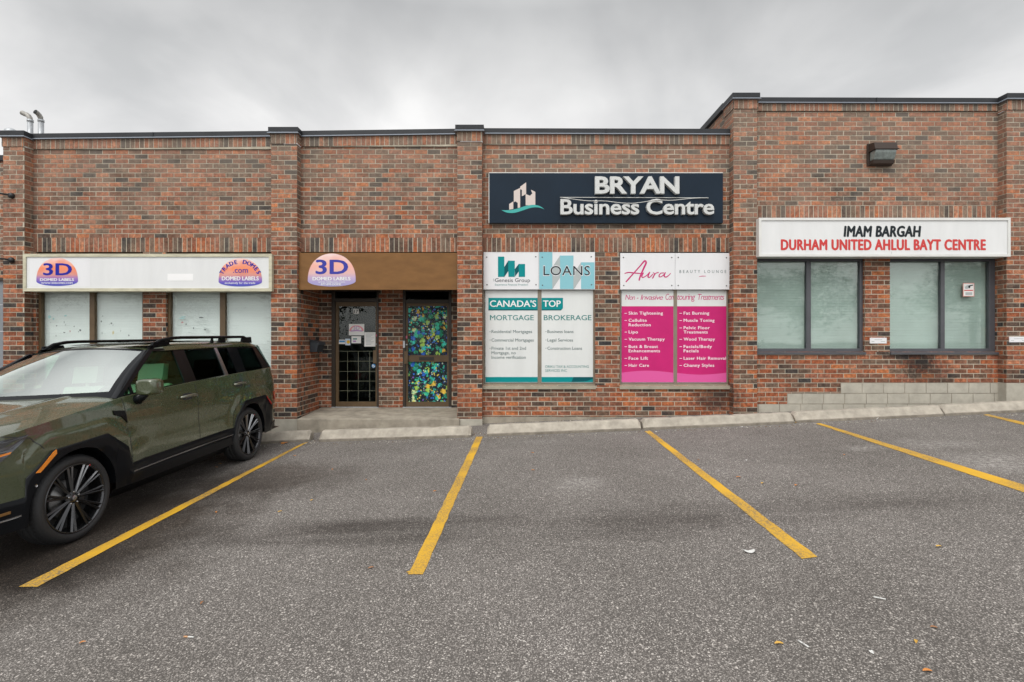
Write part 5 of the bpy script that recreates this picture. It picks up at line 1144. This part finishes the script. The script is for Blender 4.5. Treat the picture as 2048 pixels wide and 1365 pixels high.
        for (u0, w0) in ((2.28, 1.075), (3.36, 1.115)):
            h_ = MB(); pts = [skin(u0 + .30 * t, w0 + .012 * math.sin(math.pi * t), .018 + .030 * math.sin(math.pi * min(1, max(0, t))) ** .5, sd_) for t in [k / 8 for k in range(9)]]
            h_.tube(pts, [.014] + [.0165] * 7 + [.014], mat('handle paint', (.14, .145, .11), .25, metal=.5, coat=1), 10); dh = put(h_, 'door_handle')
            h_ = MB(); panel_(h_, [(u0 + .08, w0 + .038), (u0 + .22, w0 + .038), (u0 + .24, w0), (u0 + .22, w0 - .038), (u0 + .08, w0 - .038), (u0 + .06, w0)], CABIN, .002, .004, sd_); put(h_, 'handle_recess', dh)
    for sd_ in (1, -1):
        m_ = MB(); panel_(m_, [(.16, .375), (.16, .388), (.425, .400), (.425, .388)], CHR, .012, .004, sd_); put(m_, 'bumper_strip')
        m_ = MB(); panel_(m_, [(.20, .425), (.20, .445), (.36, .452), (.36, .432)], RED if False else mat('bumper reflector', (.20, .10, .03), .3), .012, .004, sd_); put(m_, 'reflector')
        m_ = MB(); panel_(m_, [(1.53, .43), (1.53, .442), (3.28, .458), (3.28, .446)], CHR, .018, .004, sd_); put(m_, 'sill_strip')
        m_ = MB(); m_.lathe([(0, -.004), (.010, -.004), (.012, 0)], CHR, 12, 'x', tuple(skin(.515, .60, .022, sd_))); put(m_, 'parking_sensor')
    # glasshouse ------------------------------------------------------------
    def vg(u, w):
        b = half(min(u, 4.3)) - .05 - max(0, u - 4.3) * .16; return b - (w - 1.2) * .46 - .05 * max(0, w - 1.2) ** 2
    def gp_(u, w, off=0, side=1): return Vector((side * (vg(u, w) + off), u, w))
    def belt(u): return interp(SH, u) + .004
    def gpanel(mb, poly, m, off=0, th=.012, side=1, sub=4):
        P = []
        for (a, b), (c, d) in zip(poly, poly[1:] + poly[:1]):
            for k in range(sub): P.append((a + (c - a) * k / sub, b + (d - b) * k / sub))
        n = len(P); fs = [tuple(range(n)), tuple(range(2 * n - 1, n - 1, -1))] + [(i, i + n, (i + 1) % n + n, (i + 1) % n) for i in range(n)]
        mb.add([gp_(u, w, off, side) for u, w in P] + [gp_(u, w, off - th, side) for u, w in P], [f if side > 0 else f[::-1] for f in fs], m)
    TOP = 1.632
    def ap(w): return 1.44 + (w - 1.18) * (2.20 - 1.44) / (TOP - 1.18)      # rear edge of the A pillar on the side
    for sd_ in (1, -1):
        for nm, poly, gm in (('front_window', [(1.66, belt(1.66)), (ap(1.30) + .05, 1.30), (ap(TOP) + .02, TOP), (2.575, TOP), (2.495, belt(2.5))], GF), ('quarter_window', [(1.49, belt(1.49)), (ap(1.295) + .04, 1.30), (1.635, belt(1.64))], GF),
                             ('rear_window', [(2.675, belt(2.68)), (2.745, TOP), (3.375, TOP), (3.305, belt(3.3))], GT), ('rear_window', [(3.36, belt(3.36)), (3.43, TOP), (3.66, TOP), (3.60, belt(3.6))], GT), ('cargo_window', [(3.80, belt(3.8)), (3.90, TOP - .01), (4.40, TOP - .03), (4.36, belt(4.36))], GT)):
            m_ = MB(); gpanel(m_, poly, gm, -.006, .005, sd_); put(m_, nm)
        m_ = MB()
        gpanel(m_, [(1.42, belt(1.42)), (ap(1.30) - .06, 1.30), (ap(TOP) - .06, TOP + .01), (ap(TOP) + .04, TOP), (ap(1.30) + .04, 1.30), (1.50, belt(1.5))], SAT, .006, .03, sd_)
        put(m_, 'pillar_trim'); m_ = MB(); gpanel(m_, [(1.635, belt(1.64)), (1.665, 1.32), (1.69, 1.32), (1.665, belt(1.66))], SAT, .004, .02, sd_)
        put(m_, 'pillar_trim'); m_ = MB(); gpanel(m_, [(2.48, belt(2.48)), (2.56, TOP), (2.76, TOP), (2.69, belt(2.69))], GLOSS, .004, .02, sd_)
        put(m_, 'pillar_trim'); m_ = MB(); gpanel(m_, [(3.595, belt(3.6)), (3.655, TOP), (3.915, TOP), (3.815, belt(3.81))], GLOSS, .004, .02, sd_)
        put(m_, 'pillar_trim'); m_ = MB(); gpanel(m_, [(4.35, belt(4.35)), (4.39, TOP), (4.56, TOP - .02), (4.66, belt(4.66))], GLOSS, .004, .03, sd_)
        put(m_, 'pillar_trim')
        m_ = MB(); gpanel(m_, [(2.2, TOP - .008), (2.2, TOP + .022), (4.5, TOP + .012), (4.5, TOP - .03)], GLOSS, .005, .02, sd_, 8); put(m_, 'window_surround'); m_ = MB(); gpanel(m_, [(1.5, belt(1.5) - .006), (1.5, belt(1.5) + .010), (2.5, belt(2.5) + .010), (4.40, belt(4.4) + .010), (4.40, belt(4.4) - .006), (2.5, belt(2.5) - .006)], GLOSS, .006, .02, sd_, 8); put(m_, 'window_surround')
        m_ = MB(); gpanel(m_, [(3.300, belt(3.3)), (3.368, TOP), (3.425, TOP), (3.365, belt(3.36))], CHR, .008, .02, sd_); put(m_, 'trim_strip')
    # roof
    rf = MB(); rows = []
    RS = [(1, TOP - .0), (.985, 1.665), (.955, 1.692), (.89, 1.712), (.78, 1.724), (.6, 1.733), (.3, 1.740), (0, 1.742)]
    for u in [2.10, 2.16, 2.22, 2.3, 2.45, 2.7, 3.0, 3.4, 3.8, 4.1, 4.3, 4.45, 4.55, 4.62, 4.66]:
        vb = vg(min(u, 4.5), TOP) + .01; dr = -.055 * max(0, (2.75 - u) / .6) ** 1.6 - .05 * max(0, (u - 4.1) / .5) ** 2
        row = [(s_ * vb, u + (.09 * (s_ * s_) if u < 2.25 else 0), z + dr * (1 if z > TOP else .3)) for s_, z in RS]; rows.append(row + [(-x, y, z) for x, y, z in row[::-1][1:]])
    rf.grid(rows, PAINT, flip=True); put(rf, 'roof', weld=.0004)
    m_ = MB(); m_.grid([[(x, u, 1.7465 - .018 * abs(x) ** 2 - .055 * max(0, (2.75 - u) / .6) ** 1.6) for x in [-.48 + .12 * k for k in range(9)]] for u in [2.42 + .1 * k for k in range(17)]], GLOSS, flip=True); put(m_, 'sunroof')
    m_ = MB(); m_.grid([[(x, u, 1.69) for x in (-.66, 0, .66)] for u in (2.2, 3, 4.45)], HEADL); put(m_, 'headliner')
    for sd_ in (1, -1):
        m_ = MB(); pts = []
        for k in range(13):
            t = k / 12; u = 2.24 + 2.15 * t; h = .076 * min(1, t / .10, (1 - t) / .05 + .25); pts.append(Vector((sd_ * (.625 + .03 * math.sin(math.pi * t)), u, 1.700 - .05 * max(0, (2.75 - u) / .6) ** 1.6 + h)))
        for a, b in zip(pts, pts[1:]):
            pass
        rows = [[p + Vector((x, 0, z)) for x, z in ((-.020, -.004), (-.016, .014), (0, .020), (.016, .014), (.020, -.004), (.014, -.018), (-.014, -.018), (-.020, -.004))] for p in pts]; m_.grid(rows, GLOSS); m_.add(rows[0][:7], [tuple(range(7))], GLOSS); m_.add(rows[-1][:7], [tuple(range(7))], GLOSS)
        rr = put(m_, 'roof_rail')
        for (u0, u1) in ((2.24, 2.55), (3.35, 3.42), (3.52, 3.70), (4.10, 4.40)):
            m_ = MB(); z0 = 1.70 - .05 * max(0, (2.75 - u0) / .6) ** 1.6; m_.prism([(sd_ * .625, u0 + .02, z0 - .02), (sd_ * .63, u0 + .06, z0 + .066), (sd_ * .63, u1, z0 + .076), (sd_ * .625, u1 + .02, 1.68)], (sd_ * .024, 0, 0), GLOSS); put(m_, 'rail_foot', rr)
    # windscreen with black frit, cowl, rear screen
    m_ = MB(); rows = []; fr = MB()
    def ws(s_, t):
        b = Vector((s_ * .83, 1.24 + .20 * s_ * s_, 1.175)); tp = Vector((s_ * .655, 2.10 + .09 * s_ * s_, 1.685 - .05 * s_ ** 2)); p = b.lerp(tp, t); bow = math.sin(math.pi * t) * .035
        return p + Vector((0, -.45, .9)).normalized() * bow
    rows = [[ws(s_, t) for s_ in [-1 + k / 8 for k in range(17)]] for t in [k / 10 for k in range(11)]]
    m_.grid(rows, GW, flip=False); put(m_, 'windscreen')
    n_ = Vector((0, -.6, .8)) * .003
    for pts in ([[ws(s_, t) + n_ for s_ in [-1 + k / 8 for k in range(17)]] for t in (0, .06, .12)], [[ws(s_, t) + n_ for s_ in [-1 + k / 8 for k in range(17)]] for t in (.97, 1.0)], [[ws(s_, t) + n_ for s_ in (-1, -.945)] for t in [k / 10 for k in range(11)]], [[ws(s_, t) + n_ for s_ in (.945, 1)] for t in [k / 10 for k in range(11)]]):
        fr.grid(pts, SAT)
    put(fr, 'windscreen_border')
    for sd_ in (1, -1):                                              # A pillars
        m_ = MB(); rows = []
        for k in range(11):
            t = k / 10; a = ws(sd_, t) + n_ * 2; w = 1.18 + (TOP + .01 - 1.18) * t; b = gp_(ap(w) - .03, w, .010, sd_); c = a.lerp(b, .5) + Vector((sd_ * .012, -.015, .008)); rows.append([a, c, b])
        m_.grid(rows, SAT, flip=sd_ > 0); put(m_, 'front_pillar')
    m_ = MB(); m_.grid([[(s_ * .86, 1.24 + .2 * s_ * s_ + d, 1.178 + z) for s_ in [-1 + k / 6 for k in range(13)]] for d, z in ((-.07, .0), (0, .002), (.05, -.03))], SAT); put(m_, 'cowl')
    for s0, s1 in ():
        m_ = MB(); m_.tube([ws(s0 + (s1 - s0) * t, .03 + .03 * t) + n_ * 6 for t in (0, .3, .6, 1)], .008, SAT, 6); put(m_, 'wiper')
    m_ = MB(); m_.grid([[(s_ * (.80 - .14 * t), 4.76 - .02 * s_ * s_ * 4 - .10 * t, 1.27 + .37 * t) for s_ in [-1 + k / 6 for k in range(13)]] for t in (0, .5, 1)], GT, flip=True); put(m_, 'rear_screen')
    # grille and tail: seen only from the side
    m_ = MB(); m_.box(-.52, .52, -.012, .02, .62, .93, GLOSS)
    for k in range(7): m_.box(-.50, .50, -.018, -.012, .645 + .04 * k, .660 + .04 * k, SAT)
    put(m_, 'grille')
    m_ = MB(); m_.box(-.62, .62, -.008, .03, .29, .525, SAT); m_.box(-.55, .55, -.014, -.008, .30, .40, BRIGHT); put(m_, 'front_bumper', bevel=.006)
    # mirrors
    for sd_ in (1, -1):
        m_ = MB(); c = Vector((sd_ * 1.035, 1.665, 1.262)); rows = []
        prof = [(-.055, .62, .75), (-.045, .86, .92), (-.01, 1, 1), (.05, 1.0, 1.0), (.085, .97, .97), (.088, .88, .86)]
        for y, a, b in prof:
            rows.append([c + Vector((.108 * a * math.copysign(abs(math.cos(R(t))) ** .45, math.cos(R(t))), y, .083 * b * math.copysign(abs(math.sin(R(t))) ** .45, math.sin(R(t))))) for t in range(0, 361, 12)])
        m_.grid(rows, PAINT, flip=True); m_.add(rows[0][:-1], [tuple(range(30))], PAINT); mir = put(m_, 'wing_mirror', weld=.0005, recalc=True)
        m_ = MB(); m_.add([p + Vector((0, -.004, 0)) for p in rows[-1][:-1]], [tuple(range(30))], CHR); put(m_, 'mirror_glass', mir)
        m_ = MB(); m_.prism([(sd_ * .89, 1.60, 1.165), (sd_ * .89, 1.74, 1.175), (sd_ * 1.01, 1.71, 1.20), (sd_ * 1.01, 1.63, 1.20)], (0, 0, -.0), GLOSS) if False else m_.tube([(sd_ * .86, 1.66, 1.145), (sd_ * .935, 1.66, 1.135), (sd_ * 1.0, 1.665, 1.20)], [.045, .05, .045], GLOSS, 12); put(m_, 'mirror_arm', mir)
    # cabin
    m_ = MB(); m_.box(-.80, .80, 1.5, 4.6, .45, .50, CABIN); m_.grid([[(x, 1.36 + y, z) for x in (-.80, -.4, 0, .4, .80)] for y, z in ((0.0, 1.14), (.15, 1.135), (.42, 1.12), (.50, 1.04), (.5, .6))], mat('grey dashboard', (.22, .23, .22), .7), flip=True); put(m_, 'dashboard')
    m_ = MB(); m_.lathe([(.175 + .016 * math.cos(R(a)), .016 * math.sin(R(a))) for a in range(0, 360, 45)], CABIN, 28, 'y', (.38, 1.98, 1.08), True); m_.box(.23, .53, 1.97, 1.99, 1.055, 1.105, CABIN); put(m_, 'steering_wheel')
    def seat(v, u, m, h=1.0):
        m_ = MB(); m_.prism([(v - .25, u, .70), (v - .25, u + .42, .68), (v - .25, u + .50, .80), (v - .25, u + .66, 1.22), (v - .25, u + .58, 1.24), (v - .25, u + .44, .86), (v - .25, u, .84)], (.50, 0, 0), m); s = put(m_, 'seat', bevel=.035, recalc=True)
        m_ = MB(); m_.prism([(v - .15, u + .58, 1.27), (v - .15, u + .68, 1.27), (v - .15, u + .72, 1.46), (v - .15, u + .63, 1.47)], (.30, 0, 0), m); m_.tube([(v, u + .62, 1.2), (v, u + .645, 1.3)], .02, CHR, 8); put(m_, 'headrest', s, bevel=.035, recalc=True)
    seat(.40, 1.96, SEAT); seat(-.40, 1.96, SEAT); seat(.42, 2.95, SEATD); seat(-.42, 2.95, SEATD); seat(0, 2.97, SEATD)
    m_ = MB(); m_.box(-.11, .11, 2.02, 2.05, 1.55, 1.62, CABIN); put(m_, 'rear_view_mirror')
    # wheels
    def wheel(u, side):
        w = MB(); c = (side * .825, u, .377); s = side
        w.lathe([(.292, s * .10), (.303, s * .116), (.328, s * .121), (.352, s * .112), (.371, s * .085), (.377, s * .05), (.372, s * .046), (.372, s * .036), (.378, s * .032), (.378, s * .004), (.373, 0), (.373, -s * .01), (.378, -s * .014), (.377, -s * .05), (.371, -s * .09), (.34, -s * .115), (.28, -s * .10)], RUB, 72, 'x', c)
        for k in range(64):                                          # shoulder tread blocks
            a = 2 * math.pi * k / 64; ca, sa = math.cos(a), math.sin(a); da = .018
            def P(r, o, aa): return (c[0] + o, c[1] + r * math.cos(aa), c[2] + r * math.sin(aa))
            w.add([P(.3735, s * .088, a - da), P(.3735, s * .088, a + da), P(.3815, s * .055, a + da), P(.3815, s * .055, a - da), P(.362, s * .103, a - da), P(.362, s * .103, a + da)], [(0, 1, 2, 3), (4, 5, 1, 0)], RUB)
        ty = put(w, 'wheel'); ty.data.update()
        r_ = MB(); r_.lathe([(.297, s * .110), (.292, s * .116), (.284, s * .112), (.279, s * .088), (.272, s * .02), (.262, -s * .09)], RIM, 64, 'x', c)
        for k in range(11):
            a0 = 2 * math.pi * k / 11
            for (d, wd, o0, o1) in ((-.062, .010, .088, .104), (.062, .010, .088, .104)):
                def P(r, o, aa): return (c[0] + s * o, c[1] + r * math.cos(aa), c[2] + r * math.sin(aa))
                ri, ro, rm = .045, .284, .17; ai, am, ao = a0 + d * .55, a0 + d * .9, a0 + d * 1.15
                vs = []
                for (r, o, aa, hw) in ((ri, .080, ai, .0085), (rm, .090, am, .0090), (ro, o1, ao, .0105)):
                    da = hw / r; vs += [P(r, o, aa - da), P(r, o + .011, aa + da * .3), P(r, o - .003, aa + da), P(r, o - .035, aa + da * .7), P(r, o - .035, aa - da * .7)]
                fs = []
                for q_ in (0, 5): fs += [(q_, q_ + 1, q_ + 6, q_ + 5), (q_ + 1, q_ + 2, q_ + 7, q_ + 6), (q_ + 2, q_ + 3, q_ + 8, q_ + 7), (q_ + 4, q_, q_ + 5, q_ + 9)]
                r_.add(vs, fs if s > 0 else [f[::-1] for f in fs], RIM)
                r_.m[-7] = r_.m[-3] = r_.mi(EDGE)
        r_.lathe([(0, s * .092), (.030, s * .092), (.036, s * .088), (.062, s * .080), (.066, s * .05)], RIM, 24, 'x', c)
        rim = put(r_, 'rim', ty)
        r_ = MB(); r_.lathe([(.0, s * .094), (.018, s * .094), (.022, s * .0925)], CHR, 20, 'x', c); put(r_, 'hub_cap', ty)
        for k in range(5):
            a = 2 * math.pi * k / 5 + .3; r_ = MB(); r_.lathe([(0, s * .092), (.007, s * .092), (.009, s * .08)], CHR, 8, 'x', (c[0], c[1] + .052 * math.cos(a), c[2] + .052 * math.sin(a))); put(r_, 'wheel_nut', ty)
        r_ = MB(); r_.lathe([(0, s * .03), (.17, s * .03), (.172, s * .0), (0, s * .0)], DISC, 40, 'x', c); put(r_, 'brake_disc', ty)
        r_ = MB(); a = 1.05; r_.lathe([(0, s * .118), (.008, s * .118), (.008, s * .105)], RED, 10, 'x', (c[0], c[1] + .288 * math.cos(a), c[2] + .288 * math.sin(a))); put(r_, 'balance_dot', ty)
        r_ = MB(); r_.lathe([(0, s * -.02), (.27, s * -.02)], CABIN, 40, 'x', c); put(r_, 'hub_back', ty)
    for u in (.90, 3.715):
        for s in (1, -1): wheel(u, s)
build_car()
